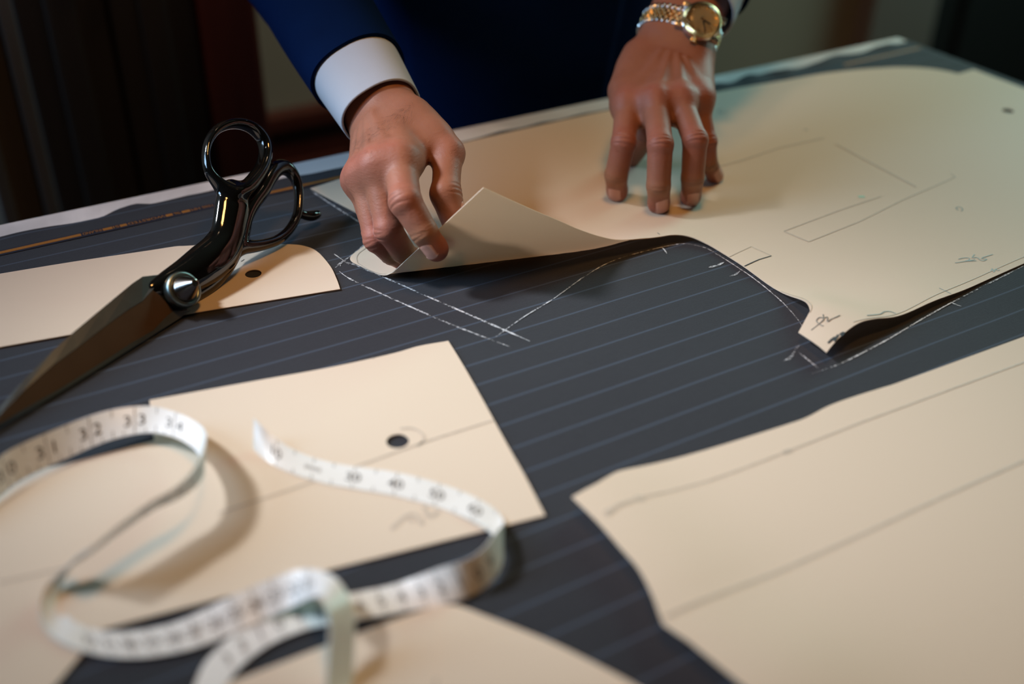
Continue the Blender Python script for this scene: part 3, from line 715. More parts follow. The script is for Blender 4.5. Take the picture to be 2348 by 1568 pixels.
# blades, section by section: upper edge, face top, face bottom, lower edge
secs = [((362, 630), (352, 662), (398, 712), (432, 706)), ((327, 634), (326, 690), (380, 727), (410, 728)), ((303, 650), (290, 712), (352, 757), (364, 757)), ((240, 702), (238, 750), (300, 787), (310, 792)),
        ((168, 762), (177, 797), (250, 820), (255, 829)), ((121, 804), (120, 838), (190, 858), (196, 865)), ((56, 869), (53, 897), (138, 891), (142, 899)), ((0, 932), (0, 952), (68, 930), (72, 939)), ((-50, 985), (-48, 996), (-2, 972), (0, 981)), ((-88, 1024), (-86, 1027), (-80, 1021), (-80, 1024))]
def zfix(p):
    if p[2] < TZ+CLZ+PTH+0.0008: p = np.array([p[0], p[1], TZ+CLZ+PTH+0.0008])
    return p
v = []; f = []; fv = []
for A, B, Cq, D in secs:
    v += [zfix(sh(*A, 0.0012)), zfix(sh(*B, 0.0042)), zfix(sh(*B, 0.0030)), zfix(sh(*Cq, 0.0018)), zfix(sh(*Cq, 0.0030)), zfix(sh(*D, 0.0006)), zfix(sh(*D, -0.0016)), zfix(sh(*A, -0.0012))]
    fv += [zfix(sh(*B, 0.0036)), zfix((sh(*B, 0.0030)+sh(*Cq, 0.0026))/2), zfix(sh(*Cq, 0.0026))]
n = len(secs)
for i in range(n-1):
    for j in range(8): f.append((i*8+j, i*8+(j+1) % 8, (i+1)*8+(j+1) % 8, (i+1)*8+j))
f += [tuple(range(8)), tuple(reversed(range((n-1)*8, n*8)))]
bl = obj('blade', v, f, M['steel_dark'], SH)
obj('hollow_face', fv, [(i*3+j, i*3+j+1, (i+1)*3+j+1, (i+1)*3+j) for i in range(n-1) for j in range(2)], M['steel_brown'], bl, True)
ev = []
for A, B, Cq, D in secs:
    D2 = np.array(D)+np.array([6.0, 7.0])*(1 if D[0] > 20 else 0.4)
    ev += [zfix(sh(*Cq, 0.0034)), zfix(sh(*D2, 0.0012))]
obj('cutting_edge', ev, [(i*2, i*2+1, (i+1)*2+1, (i+1)*2) for i in range(n-1)], M['steel_edge'], bl, True)
v2 = []; f2 = []
for A, B, Cq, D in secs:
    a = np.array(A)*0.8+np.array(D)*0.2; d_ = np.array(D)*0.85+np.array(A)*0.15
    v2 += [zfix(sh(*a, -0.0026)), zfix(sh(*d_, -0.0030)), zfix(sh(*d_, -0.0055)), zfix(sh(*a, -0.0055))]
for i in range(n-1):
    for j in range(4): f2.append((i*4+j, i*4+(j+1) % 4, (i+1)*4+(j+1) % 4, (i+1)*4+j))
f2 += [(0, 1, 2, 3), tuple(reversed(range((n-1)*4, n*4)))]
obj('blade', v2, f2, M['steel_dark'], SH)
MX = Matrix(((SU[0], SV[0], SN[0], 0), (SU[1], SV[1], SN[1], 0), (SU[2], SV[2], SN[2], 0), (0, 0, 0, 1)))
pc = sh(420, 664, 0.0085); MX.translation = Vector(pc)
MB().lathe([(0.0, -0.006), (0.0130, -0.006), (0.0130, 0.0018), (0.0122, 0.0028), (0.0100, 0.0028), (0.0094, 0.0016), (0.0, 0.0016)], 48, MX).obj('washer', M['washer'], SH, True)
auto_smooth(MB().lathe([(0.0, 0.0), (0.0090, 0.0), (0.0096, 0.0015), (0.0095, 0.0030), (0.0086, 0.0052), (0.0032, 0.0160), (0.0028, 0.0168), (0.0022, 0.0170), (0.0019, 0.0164), (0.0, 0.0164)], 48, MX).obj('pivot_nut', M['nut'], SH), 40)

# ------------------------------------------------------------------ tape measure
TWD = 0.0185
zb = CLZ+PTH+0.001
tp = [  # lower edge px, its height, upper edge px, leaning away (+1) or towards the lens (-1)
 (582, 1030, .000, 582, 956, 1), (598, 1046, .000, 597, 974, 1), (620, 1062, .000, 622, 1000, 1), (655, 1080, .000, 660, 1026, 1), (700, 1096, .000, 708, 1051, 1), (760, 1112, .000, 770, 1066, 1), (830, 1124, .000, 838, 1074, 1), (900, 1136, .000, 908, 1081, 1), (965, 1152, .000, 978, 1099, 1),
 (1030, 1172, .000, 1045, 1122, 1), (1085, 1196, .001, 1105, 1153, 1), (1122, 1219, .001, 1142, 1181, 1), (1146, 1248, .001, 1156, 1207, 1), (1153, 1283, .001, 1149, 1236, 1), (1134, 1326, .000, 1120, 1280, -1), (1088, 1362, .000, 1064, 1313, -1), (1015, 1387, .000, 990, 1336, 1), (935, 1401, .000, 912, 1347, 1), (850, 1416, .000, 830, 1357, 1),
 (770, 1429, .000, 752, 1368, 1), (700, 1444, .000, 680, 1384, 1), (630, 1472, .000, 604, 1410, 1), (575, 1508, .000, 545, 1450, 1), (535, 1548, .000, 498, 1508, 1), (508, 1596, .000, 468, 1570, 1), (500, 1680, .000, 450, 1670, 1), (560, 1770, .000, 530, 1800, 1), (660, 1790, .000, 680, 1830, 1), (725, 1720, .001, 780, 1730, 1),
 (742, 1640, .004, 795, 1640, 1), (746, 1568, .009, 801, 1566, 1), (752, 1500, .016, 811, 1494, 1), (755, 1437, .024, 815, 1424, 1), (748, 1395, .028, 805, 1372, 1), (736, 1370, .026, 772, 1330, 1), (712, 1371, .016, 712, 1306, 1), (680, 1386, .007, 657, 1309, 1),
 (620, 1415, .002, 592, 1336, 1), (560, 1441, .001, 530, 1364, 1), (500, 1466, .000, 468, 1400, 1), (430, 1490, .000, 400, 1434, 1), (350, 1505, .000, 330, 1455, 1), (280, 1508, .000, 262, 1472, 1), (218, 1500, .000, 205, 1480, 1), (160, 1483, .001, 174, 1462, 1), (112, 1452, .001, 149, 1432, 1), (91, 1405, .003, 138, 1392, 1), (101, 1352, .006, 141, 1345, 1),
 (140, 1312, .010, 163, 1300, -1), (205, 1272, .016, 198, 1258, -1), (270, 1225, .018, 262, 1213, -1), (350, 1171, .019, 340, 1157, -1), (410, 1143, .018, 398, 1117, -1), (448, 1116, .016, 442, 1082, -1), (466, 1090, .013, 470, 1040, -1), (464, 1062, .011, 470, 1006, 1), (444, 1028, .010, 450, 972, 1), (400, 1003, .009, 412, 948, 1), (340, 992, .008, 345, 936, 1), (250, 1010, .007, 240, 943, 1),
 (150, 1052, .004, 135, 975, 1), (50, 1100, .003, 30, 1022, 1), (0, 1138, .002, -25, 1063, 1), (-70, 1195, .001, -100, 1120, 1), (-150, 1260, .000, -180, 1185, 1)]
lowe = []; uppe = []
for lx, ly, lz, ux, uy, rt_ in tp:
    A = P(lx, ly, zb+lz); d = ray(ux, uy); t0 = (A-CC) @ d; perp2 = ((A-CC) @ (A-CC))-t0*t0
    q = TWD**2-perp2; off = math.sqrt(q) if q > 0 else 0.0
    U = CC+d*(t0+rt_*off)
    U = A+norm(U-A)*TWD
    if U[2] < TZ+zb: U[2] = TZ+zb
    lowe.append(A); uppe.append(U)
lowe = np.array(lowe); uppe = np.array(uppe)
for _ in range(2):
    dv = uppe-lowe; dv[1:-1] = 0.25*dv[:-2]+0.5*dv[1:-1]+0.25*dv[2:]
    uppe = lowe+dv/np.linalg.norm(dv, axis=1)[:, None]*TWD
E2 = catmull(np.column_stack([lowe, uppe]), 8); EL, EU = E2[:, :3], E2[:, 3:]
dv = EU-EL; EU = EL+dv/np.linalg.norm(dv, axis=1)[:, None]*TWD
EC = (EL+EU)/2; es = np.concatenate([[0], np.cumsum(np.linalg.norm(np.diff(EC, axis=0), axis=1))])
TM = thing('tape_measure', EC[0], 'white printed tape measure lying in loops over the left cards', 'tape measure')
nb = 7
tv = []; tf = []
for i in range(len(EL)):
    for j in range(nb): tv.append(EL[i]+(EU[i]-EL[i])*j/(nb-1))
for i in range(len(EL)-1):
    for j in range(nb-1): tf.append((i*nb+j, (i+1)*nb+j, (i+1)*nb+j+1, i*nb+j+1))
to = obj('ribbon', tv, tf, M['tape'], TM, True)
md = to.modifiers.new('thickness', 'SOLIDIFY'); md.thickness = 0.0005; md.offset = 0
es_ = to.modifiers.new('edges', 'EDGE_SPLIT'); es_.split_angle = math.radians(40)
def tape_at(s, v, side_off):
    s = np.clip(s, 0, es[-1]-1e-6)
    lo = np.stack([np.interp(s, es, EL[:, i]) for i in range(3)], -1); hi = np.stack([np.interp(s, es, EU[:, i]) for i in range(3)], -1)
    return lo+(hi-lo)*np.asarray(v)[..., None]
def tape_nrm(s):
    i = min(max(np.searchsorted(es, s)-1, 1), len(es)-2); t = norm(EC[i+1]-EC[i-1]); return np.cross(t, norm(EU[i]-EL[i])), EC[i]
tk_v = []; tk_f = []
def tape_quad(s0, s1, v0, v1, both=True):
    n, c = tape_nrm((s0+s1)/2)
    for sg in ((1, -1)):
        k = 3
        vv = np.linspace(v0, v1, k); base = len(tk_v)
        for q in vv: 
            for s_ in (s0, s1): tk_v.append(tape_at(np.array(s_), np.array(q), 0)+n*sg*0.00045)
        for j in range(k-1): tk_f.append((base+2*j, base+2*j+1, base+2*j+3, base+2*j+2))
def tape_text(s, txt, h, w=None, v=0.5):
    n, c = tape_nrm(s); sg = 1 if n @ (CC-c) > 0 else -1
    gv, gf = text_mesh(txt); cx = (gv[:, 0].min()+gv[:, 0].max())/2; cy = (gv[:, 1].min()+gv[:, 1].max())/2; hh = gv[:, 1].max()-gv[:, 1].min()
    x = (gv[:, 0]-cx)/hh*h; y = (gv[:, 1]-cy)/hh*h
    q = tape_at(s+sg*x, v+y/TWD, 0)+n*sg*0.00048
    obj('numeral', q, gf, M['print'], TM)
def s_at(px, py):
    q = (EC-CC) @ CR.T; x = W_/2+F_*q[:, 0]/q[:, 2]; y = H_/2-F_*q[:, 1]/q[:, 2]
    return es[np.argmin((x-px)**2+(y-py)**2)]
sA0, sA1, sB0, sB1, sN0, sT0 = 0.0, s_at(1130, 1200), s_at(1130, 1290), s_at(480, 1540), s_at(735, 1345), s_at(195, 1490)
# inch side, from the tab to the turn
for i, t in enumerate(['10', '(mm)', '30', '40', '50', '60']):
    s = 0.020+0.0254*i
    tape_text(s, t, 0.0045 if t == '(mm)' else 0.0068)
for i in range(0, 14):
    s = 0.020+0.0127*i
    if s > sA1: break
    if i % 2 == 0: tape_quad(s-0.0002, s+0.0002, 0.02, 0.26); tape_quad(s-0.0002, s+0.0002, 0.74, 0.98)
    else: tape_quad(s-0.0002, s+0.0002, 0.02, 0.2); tape_quad(s-0.0002, s+0.0002, 0.8, 0.98)
# centimetre side on the return and on the front run
k = 9
for s in np.arange(sB0, sB1, 0.0102):
    tape_text(s, str(k % 10), 0.0062); tape_quad(s-0.0002, s+0.0002, 0.02, 0.28); tape_quad(s-0.0002, s+0.0002, 0.72, 0.98); k += 1
k = 21
for s in np.arange(sN0+0.01, sT0, 0.0102):
    tape_text(s, str(k), 0.0058); tape_quad(s-0.0002, s+0.0002, 0.02, 0.98) if k % 3 == 0 else (tape_quad(s-0.0002, s+0.0002, 0.02, 0.28), tape_quad(s-0.0002, s+0.0002, 0.72, 0.98)); k += 1
s33 = s_at(306, 968); s0n = s_at(340, 1164); s34 = s33-0.0254
for q9, s in enumerate(np.arange(s0n, s34-0.062, 0.0102)): tape_text(s, str(61+q9), 0.0055); tape_quad(s-0.0002, s+0.0002, 0.1, 0.28)
i = 0
while s34+0.0254*i < es[-1]-0.005:
    s = s34+0.0254*i; t = str(34-i)
    n_, c_ = tape_nrm(s); sg = 1 if n_ @ (CC-c_) > 0 else -1
    for ch_, o_ in zip(t, (-0.0042, 0.0042)): tape_text(s+sg*o_, ch_, 0.0072)
    tape_quad(s-0.0002, s+0.0002, 0.02, 0.98)
    for hs, v0 in ((0.0127, 0.27), (0.0064, 0.17), (0.019, 0.17)):
        tape_quad(s+hs-0.00018, s+hs+0.00018, 0.02, v0)
        if hs == 0.0127: tape_quad(s+hs-0.00018, s+hs+0.00018, 1-v0, 0.98)
    i += 1
tk = obj('graduation_marks', tk_v, tk_f, M['print'], TM); tk['kind'] = 'stuff'

# ------------------------------------------------------------------ the man
PERX, PERY = 0.65, 1.06
person = thing('person', (PERX, PERY, 0), 'man in navy suit and white shirt cuffs, both hands on the large card', 'person')

def hand(spec):
    """spec: fingers (4 joints each), thumb, wrist points; returns sdf, colour function, nails info"""
    W, Fo = spec['W'], spec['F']
    fin = [spec[k] for k in ('index', 'middle', 'ring', 'pinky')]
    mid = (fin[1][0]+fin[2][0])/2
    along = norm(mid-W); across = norm(fin[3][0]-fin[0][0]); across = norm(across-along*(across @ along))
    D = np.cross(along, across); D = D if D @ (CC-mid) > 0 else -D
    wa = norm(W-Fo); wx = spec.get('WX', norm(across-wa*(across @ wa))); wx = norm(wx-wa*(wx @ wa)); wd = np.cross(wa, wx); wd = wd if wd @ D > 0 else -wd
    rad = spec['rad']
    th = spec['thumb']
    fd = []                                   # dorsal directions of every finger segment
    for j in fin:
        ds = []; prev = D
        for i in range(3):
            s = norm(j[i+1]-j[i]); d = prev-s*(prev @ s)
            if np.linalg.norm(d) < 0.2: d = along*-1-s*(along @ s)*-1
            ds.append(norm(d)); prev = ds[-1]+s*-0.25
        fd.append(ds)
    td = []; prev = spec['thumb_d']
    for i in range(3):
        s = norm(th[i+1]-th[i]); td.append(norm(prev-s*(prev @ s)))
    palmar = -D
    def fpart(Q, j, r, ds):
        d = cap(Q, j[0], j[1], r[0], r[1], 0.0002)
        d = smin(d, cap(Q, j[1], j[2], r[1], r[2], 0.0), 0.0016)
        d = smin(d, cap(Q, j[2], j[3], r[2], r[3], -0.0002), 0.0016)
        d = smin(d, np.linalg.norm(Q-(j[1]+ds[0]*0.0012), axis=1)-(r[1]*0.90), 0.004)
        tipd = norm(j[3]-j[2])
        d = smin(d, np.linalg.norm(Q-(j[3]-ds[2]*0.0012-tipd*0.002), axis=1)-r[3]*1.02, 0.004)
        # creases over the joints
        for (p, s0, s1, dd, offs, dep) in ((j[1], norm(j[1]-j[0]), norm(j[2]-j[1]), norm(ds[0]+ds[1]), (-0.0042, -0.0008, 0.0032), 0.00055),
                                           (j[2], norm(j[2]-j[1]), norm(j[3]-j[2]), norm(ds[1]+ds[2]), (-0.0022, 0.0006), 0.00042)):
            ax = norm(s0+s1); q = Q-p; u = q @ ax; h = q @ dd; vv = q @ np.cross(ax, dd)
            mk = np.clip(h/(0.5*r[1])-0.3, 0, 1)*np.exp(-(vv/(r[1]*0.75))**4)*(np.linalg.norm(q, axis=1) < 2.2*r[1])
            for i, o in enumerate(offs): d = d+mk*dep*np.exp(-((u-o-0.10*vv*(1 if i % 2 else -1)-9*vv*vv)/0.00085)**2)
        return d
    def f(Q):
        # wrist and forearm
        hw, ht = spec['wrist']
        d = None
        for s in (-1, 0, 1):
            c = cap(Q, Fo+wx*s*(hw-ht)*1.0, W+wx*s*(hw-ht), ht*1.04, ht); d = c if d is None else smin(d, c, 0.012)
        # metacarpals and palm pads
        for i, j in enumerate(fin):
            t = (i-1.5)/1.5
            a = W+wx*t*(hw-ht)*0.95+along*0.006
            c = cap(Q, a-D*0.002, j[0]-D*0.0015, 0.0130, rad[i][0]*1.02)
            d = smin(d, c, 0.011)
            c = cap(Q, a-D*0.008+along*0.012, j[0]-D*0.010-along*0.012, 0.0125, 0.0115); d = smin(d, c, 0.012)
            d = smin(d, np.linalg.norm(Q-(j[0]+D*0.0030), axis=1)-rad[i][0]*0.80, 0.010)
            # extensor tendon
            d = smin(d, cap(Q, a+D*0.0115+along*0.03, j[0]+D*(rad[i][0]*0.80), 0.0008, 0.0019), 0.0055)
        # between the knuckles
        for i in range(3): d = smin(d, cap(Q, fin[i][0]-D*0.004, fin[i+1][0]-D*0.004, rad[i][0]*0.86, rad[i+1][0]*0.86), 0.007)
        # thumb root and web
        d = smin(d, cap(Q, th[0], th[1], spec['trad'][0], spec['trad'][1]), 0.014)
        d = smin(d, cap(Q, th[0]*0.6+W*0.4-D*0.006, th[0]*0.4+th[1]*0.6, 0.014, 0.011), 0.014)
        for a_, b_, r_ in ((0.45, 0.72, 0.0075), (0.70, 0.86, 0.006), (0.2, 0.5, 0.009)):
            d = smin(d, cap(Q, th[0]+(th[1]-th[0])*a_*1.1, W+(fin[0][0]-W)*b_-D*0.006, r_, r_), 0.010)
        for a_, b_, ra_, rb_, k_ in spec.get('fill', []): d = smin(d, cap(Q, a_, b_, ra_, rb_), k_)
        for v_ in spec.get('veins', []):
            d = smin(d, chain(Q, v_, [0.0014]*len(v_), 0.001), 0.004)
        tb_ = cap(Q, th[1], th[2], spec['trad'][1], spec['trad'][2], 0.0010)
        tb_ = smin(tb_, cap(Q, th[2], th[3], spec['trad'][2], spec['trad'][3], -0.0004), 0.004)
        ax = norm(th[3]-th[1]); dd = td[1]
        q = Q-th[2]; u = q @ ax; h = q @ dd; vv = q @ np.cross(ax, dd)
        mk = np.clip(h/0.005-0.3, 0, 1)*np.exp(-(vv/0.009)**4)*(np.linalg.norm(q, axis=1) < 0.022)
        for o in (-0.004, 0.0, 0.0035): tb_ = tb_+mk*0.0007*np.exp(-((u-o-9*vv*vv)/0.0008)**2)
        d = smin(d, tb_, 0.005)
        parts = [fpart(Q, j, r, ds) for j, r, ds in zip(fin, rad, fd)]
        # fingers merge with the palm near their roots only
        for i, (p, j) in enumerate(zip(parts, fin)):
            tt = (Q-j[0]) @ norm(j[1]-j[0]); kk = np.clip(0.013-0.36*np.maximum(tt, 0), 0.0008, 0.013)
            d = smin(d, p, kk)
        # webbing
        for i in range(3):
            a = fin[i][0]+(fin[i][1]-fin[i][0])*0.36; b = fin[i+1][0]+(fin[i+1][1]-fin[i+1][0])*0.36
            wv = cap(Q, a-fd[i][0]*0.006, b-fd[i+1][0]*0.006, 0.0032, 0.0032)
            d = smin(d, wv, 0.009)
        # wrinkles over the knuckles
        for i, j in enumerate(fin):
            q = Q-j[0]-D*0.004; u = q @ along; vv = q @ across; r2 = np.linalg.norm(q, axis=1)
            mk = np.exp(-(r2/0.010)**2)*(q @ D > 0)
            d = d+mk*0.00035*(np.sin(u*2600+3*np.sin(vv*500+i))*0.5)
        return d
    def tone(Q):
        t = np.zeros((len(Q), 4)); t[:, 3] = 1
        for j, r in zip(fin, rad):
            t[:, 0] += 0.75*np.exp(-(np.linalg.norm(Q-j[0]-D*0.007, axis=1)/0.011)**2)
            t[:, 0] += 0.55*np.exp(-(np.linalg.norm(Q-j[1], axis=1)/0.014)**2)
            t[:, 0] += 0.75*np.exp(-(np.linalg.norm(Q-j[3], axis=1)/0.011)**2)
            t[:, 1] += 0.5*np.exp(-(((Q-j[2]) @ norm(j[3]-j[1])-0.001)/0.0075)**2)*np.exp(-(np.linalg.norm(Q-j[2], axis=1)/0.013)**6)
            for p, a_, b_ in ((j[1], j[0], j[2]), (j[2], j[1], j[3])):
                ax = norm(b_-a_); u = (Q-p) @ ax; nr = (np.linalg.norm(Q-p, axis=1) < 0.0135) & ((Q-p) @ norm(CC-p) > 0.002)
                for o in ((-0.0042, -0.0008, 0.0032) if p is j[1] else (-0.0022, 0.0006)):
                    t[:, 2] += 0.2*np.exp(-((u-o)/0.0007)**2)*nr  # shade in the joint grooves, painted into the skin tone
        t[:, 0] += 0.5*np.exp(-(np.linalg.norm(Q-th[1], axis=1)/0.014)**2)+0.4*np.exp(-(np.linalg.norm(Q-th[3], axis=1)/0.012)**2)
        t[:, 0] = np.clip(t[:, 0], 0, 0.9); t[:, 1] = np.clip(t[:, 1], 0, 0.8); t[:, 2] = np.clip(t[:, 2], 0, 0.6)
        return t
    nails = [(j[2], j[3], ds[2], r[2], r[3]) for j, ds, r in zip(fin, fd, rad)]
    nails.append((th[2], th[3], td[2], spec['trad'][2], spec['trad'][3]))
    allp = np.concatenate([np.array(j) for j in fin]+[np.array(th), [W, Fo]])
    return f, tone, nails, allp.min(0)-0.035, allp.max(0)+0.035, (D, along, across, wa, wx, wd)

def nail_mesh(f, nl, parent, twist=0.0, wid=1.45, start=0.30, ext=0.62):
    a, b, dn, r0, r1 = nl
    s = norm(b-a); Ln = np.linalg.norm(b-a); x = np.cross(s, dn)
    if twist: c, sn = math.cos(twist), math.sin(twist); dn, x = dn*c+x*sn, x*c-dn*sn
    u0 = Ln*start; u1 = Ln+r1*ext; w = r1*wid; nu, nv = 12, 13
    pts = []; org = []
    for i in range(nu):
        for k in range(nv):
            vv = (k/(nv-1)-0.5)*2
            uu0 = u0+0.26*(u1-u0)*(1-math.sqrt(max(0.0, 1-0.92*vv*vv)))*1.4; uu1 = u1-0.16*(u1-u0)*vv**4-0.14*(u1-u0)*vv*vv
            u = uu0+(uu1-uu0)*i/(nu-1); ang = vv*w/2/r1
            tgt = a+s*min(u, Ln-0.1*r1); st = a+s*u+(dn*math.cos(ang)+x*math.sin(ang))*r1*1.9
            pts.append(st); org.append(norm(tgt-st))
    pts = np.array(pts); org = np.array(org)
    for _ in range(40):
        d = f(pts); pts = pts+org*np.clip(d, -0.002, 0.004)[:, None]*0.8
    for i in range(nu):
        for k in range(nv):
            e = min(i, k, nv-1-k)
            off = -0.00035 if e == 0 else (0.00012 if e == 1 else 0.00030)
            if i == nu-1: off = 0.0004
            pts[i*nv+k] -= org[i*nv+k]*off
    fc = [(i*nv+k, i*nv+k+1, (i+1)*nv+k+1, (i+1)*nv+k) for i in range(nu-1) for k in range(nv-1)]
    o = obj('fingernail', pts, fc, M['nail'], parent, True)
    md = o.modifiers.new('thickness', 'SOLIDIFY'); md.thickness = 0.0004; md.offset = -1
    return o

R4 = lambda *v: [q*0.001 for q in v]
ptz = CLZ+PTH+0.0012
def vein(pts): return np.array([PD(*p) for p in pts])
LH = dict(W=PD(1545, 100, 1.025), F=PD(1600, -22, 1.085), wrist=(0.0335, 0.0215),
    index=[PD(1440, 243, .955), PD(1430, 328, .924), PD(1413, 402, .931), P(1415, 441, .0090)],
    middle=[PD(1503, 235, .947), PD(1514, 332, .910), PD(1510, 426, .913), P(1511, 469, .0090)],
    ring=[PD(1560, 232, .954), PD(1594, 322, .924), PD(1588, 408, .927), P(1584, 453, .0088)],
    pinky=[PD(1600, 230, .974), PD(1620, 325, .968), PD(1624, 370, .974), P(1640, 404, .0078)],
    thumb=[PD(1468, 165, 1.0), PD(1486, 250, .988), PD(1474, 315, .992), P(1447, 362, .0095)],
    rad=[R4(11.4, 10.2, 9.7, 8.2), R4(11.2, 10.4, 9.9, 8.4), R4(10.8, 10.2, 9.5, 7.8), R4(9.8, 8.6, 7.9, 6.8)], trad=R4(15, 12, 10.8, 8.8), thumb_d=norm(np.array([-0.7, -0.3, 0.6])),
    fill=[(PD(1462, 130, 1.012), PD(1428, 205, .972), 0.014, 0.0125, 0.014), (PD(1600, 130, 1.02), PD(1600, 215, .985), 0.014, 0.012, 0.014)])
RH = dict(W=PD(868, 244, .892), F=PD(806, 140, .945), wrist=(0.0315, 0.0215),
    index=[PD(917, 372, .812), PD(930, 462, .783), PD(972, 531, .783), PD(1001, 574, .788)],
    middle=[PD(866, 384, .814), PD(892, 527, .803), PD(920, 572, .815), P(944, 597, .0090)],
    ring=[PD(834, 404, .828), PD(864, 548, .815), PD(897, 580, .823), P(926, 596, .0088)],
    pinky=[PD(822, 415, .850), PD(856, 532, .842), PD(882, 566, .848), P(905, 584, .0080)],
    thumb=[PD(945, 268, .862), PD(1027, 352, .838), PD(1022, 444, .812), PD(1045, 517, .810)],
    rad=[R4(12.2, 11.6, 10.0, 8.0), R4(11.4, 10.0, 9.2, 8.0), R4(10.6, 9.6, 8.8, 7.6), R4(9.6, 8.2, 7.6, 6.8)], trad=R4(15, 12.2, 11.2, 9.2), thumb_d=norm(np.array([0.75, -0.35, 0.25])))
body_v = []; body_f = []; body_t = []; hinfo = {}
for key, spec in (('L', LH), ('R', RH)):
    f, tone, nails, lo, hi, ax = hand(spec)
    hinfo[key] = (f, nails, ax)
    v, q = polymesh(f, lo, hi, 0.0010)
    n0 = sum(len(b) for b in body_v); body_v.append(v); body_f.append(q+n0); body_t.append(tone(v))
# shoulders, upper arms, chest, neck and head under the clothes, one surface with the hands' forearms
LE = LH['F']+norm(LH['F']-LH['W'])*0.19; RE = RH['F']+norm(RH['F']-RH['W'])*0.20
LS, RS = np.array([PERX+0.19, 1.11, 1.46]), np.array([PERX-0.19, 1.11, 1.46])
HC = np.array([PERX, 1.02, 1.74])
I3 = np.eye(3)
def body_sdf(Q):
    d = ell(Q, np.array([PERX, 1.10, 1.28]), I3, (0.17, 0.11, 0.26))
    d = smin(d, ell(Q, np.array([PERX, 1.12, 0.98]), I3, (0.155, 0.11, 0.2)), 0.06)
    for S_, E_, key in ((LS, LE, 'L'), (RS, RE, 'R')):
        Fo = (LH if key == 'L' else RH)['F']
        d = smin(d, cap(Q, S_, E_, 0.052, 0.042), 0.05); d = smin(d, cap(Q, E_, Fo, 0.040, 0.026), 0.02)
        d = smin(d, cap(Q, np.array([PERX, 1.10, 1.50]), S_, 0.05, 0.055), 0.05)
    d = smin(d, cap(Q, np.array([PERX, 1.09, 1.50]), HC-np.array([0, 0, 0.08]), 0.06, 0.055), 0.03)
    hd = ell(Q, HC, I3, (0.076, 0.098, 0.118)); hd = smin(hd, ell(Q, HC+[0, -0.03, -0.06], I3, (0.056, 0.066, 0.07)), 0.03)
    hd = smin(hd, cap(Q, HC+[0, -0.095, 0.005], HC+[0, -0.118, -0.030], 0.008, 0.013), 0.01)
    for s in (-1, 1):
        hd = smin(hd, ell(Q, HC+[s*0.078, 0.012, -0.005], I3, (0.010, 0.02, 0.032)), 0.006)
        hd = np.maximum(hd, -(np.linalg.norm(Q-(HC+[s*0.032, -0.103, 0.012]), axis=1)-0.013)+0.0)
        hd = smin(hd, np.linalg.norm(Q-(HC+[s*0.032, -0.088, 0.010]), axis=1)-0.0125, 0.003)
    hd = smin(hd, cap(Q, HC+[-0.022, -0.097, -0.062], HC+[0.022, -0.097, -0.062], 0.006, 0.006), 0.006)
    d = smin(d, hd, 0.02)
    for s in (-1, 1): d = smin(d, chain(Q, np.array([[PERX+s*0.09, 1.12, 0.92], [PERX+s*0.10, 1.10, 0.50], [PERX+s*0.11, 1.13, 0.08], [PERX+s*0.12, 1.05, 0.05]]), [0.085, 0.06, 0.04, 0.035], 0.01), 0.03)
    return d
bv, bq = polymesh(body_sdf, (-0.02, 0.76, -0.02), (1.0, 1.3, 1.92), 0.011, coarse=3)
n0 = sum(len(b) for b in body_v); body_v.append(bv); body_f.append(bq+n0); tt = np.zeros((len(bv), 4)); tt[:, 3] = 1; body_t.append(tt)
bo = obj('body', np.concatenate(body_v), np.concatenate(body_f), M['skin'], person, True)
ca = bo.data.color_attributes.new('tone', 'FLOAT_COLOR', 'POINT'); ca.data.foreach_set('color', np.concatenate(body_t).astype(np.float32).ravel())
for key in ('L', 'R'):
    f, nails, ax = hinfo[key]
    for i, nl in enumerate(nails):
        if key == 'L' and i == 4: continue
        if key == 'R' and i in (1, 2, 3): continue
        nail_mesh(f, nl, bo)
# dark hairs on the back of the right wrist
fR = hinfo['R'][0]; hv_ = []; hf_ = []; r9 = np.random.default_rng(11)
for _ in range(170):
    hx = r9.uniform(815, 945); hy = 322-0.62*(hx-800)+r9.uniform(0, 62)*(0.35+0.65*r9.random())
    d = ray(hx, hy); t = 0.74; ok = False
    for _k in range(90):
        g_ = float(fR((CC+d*t)[None])[0])
        if g_ < 0.00012: ok = True; break
        t += max(g_*0.85, 0.0001)
        if t > 1.0: break
    if not ok: continue
    p0 = CC+d*t; e = 0.0006
    nrm = norm(np.array([fR((p0+q)[None])[0]-fR((p0-q)[None])[0] for q in np.eye(3)*e]))
    tg = CR[0]*(-0.45+r9.normal()*0.4)-CR[1]*(0.75+r9.normal()*0.3); tg = norm(tg-nrm*(tg @ nrm)); sd_ = np.cross(tg, nrm); ln = r9.uniform(0.004, 0.009); cv = r9.normal()*0.25
    b0 = len(hv_)
    for k in range(4):
        u = k/3; c_ = p0+tg*ln*u+sd_*cv*ln*u*u+nrm*(0.0001+0.0011*math.sin(u*2.4)); w9 = 0.00006*(1-0.8*u)
        hv_ += [c_+sd_*w9, c_-sd_*w9]
    hf_ += [(b0+2*k, b0+2*k+1, b0+2*k+3, b0+2*k+2) for k in range(3)]
wh = obj('wrist_hair', hv_, hf_, M['hair'], person); wh['kind'] = 'stuff'
# hair cap
def hair_sdf(Q):
    d = ell(Q, HC+[0, 0.012, 0.02], I3, (0.084, 0.100, 0.118)); cut = (Q-HC) @ norm(np.array([0, -0.85, -0.5]))-0.025
    return np.maximum(d, cut)
hv, hq = polymesh(hair_sdf, HC-0.16, HC+0.18, 0.006, coarse=3); obj('hair', hv, hq, M['hair'], person, True)
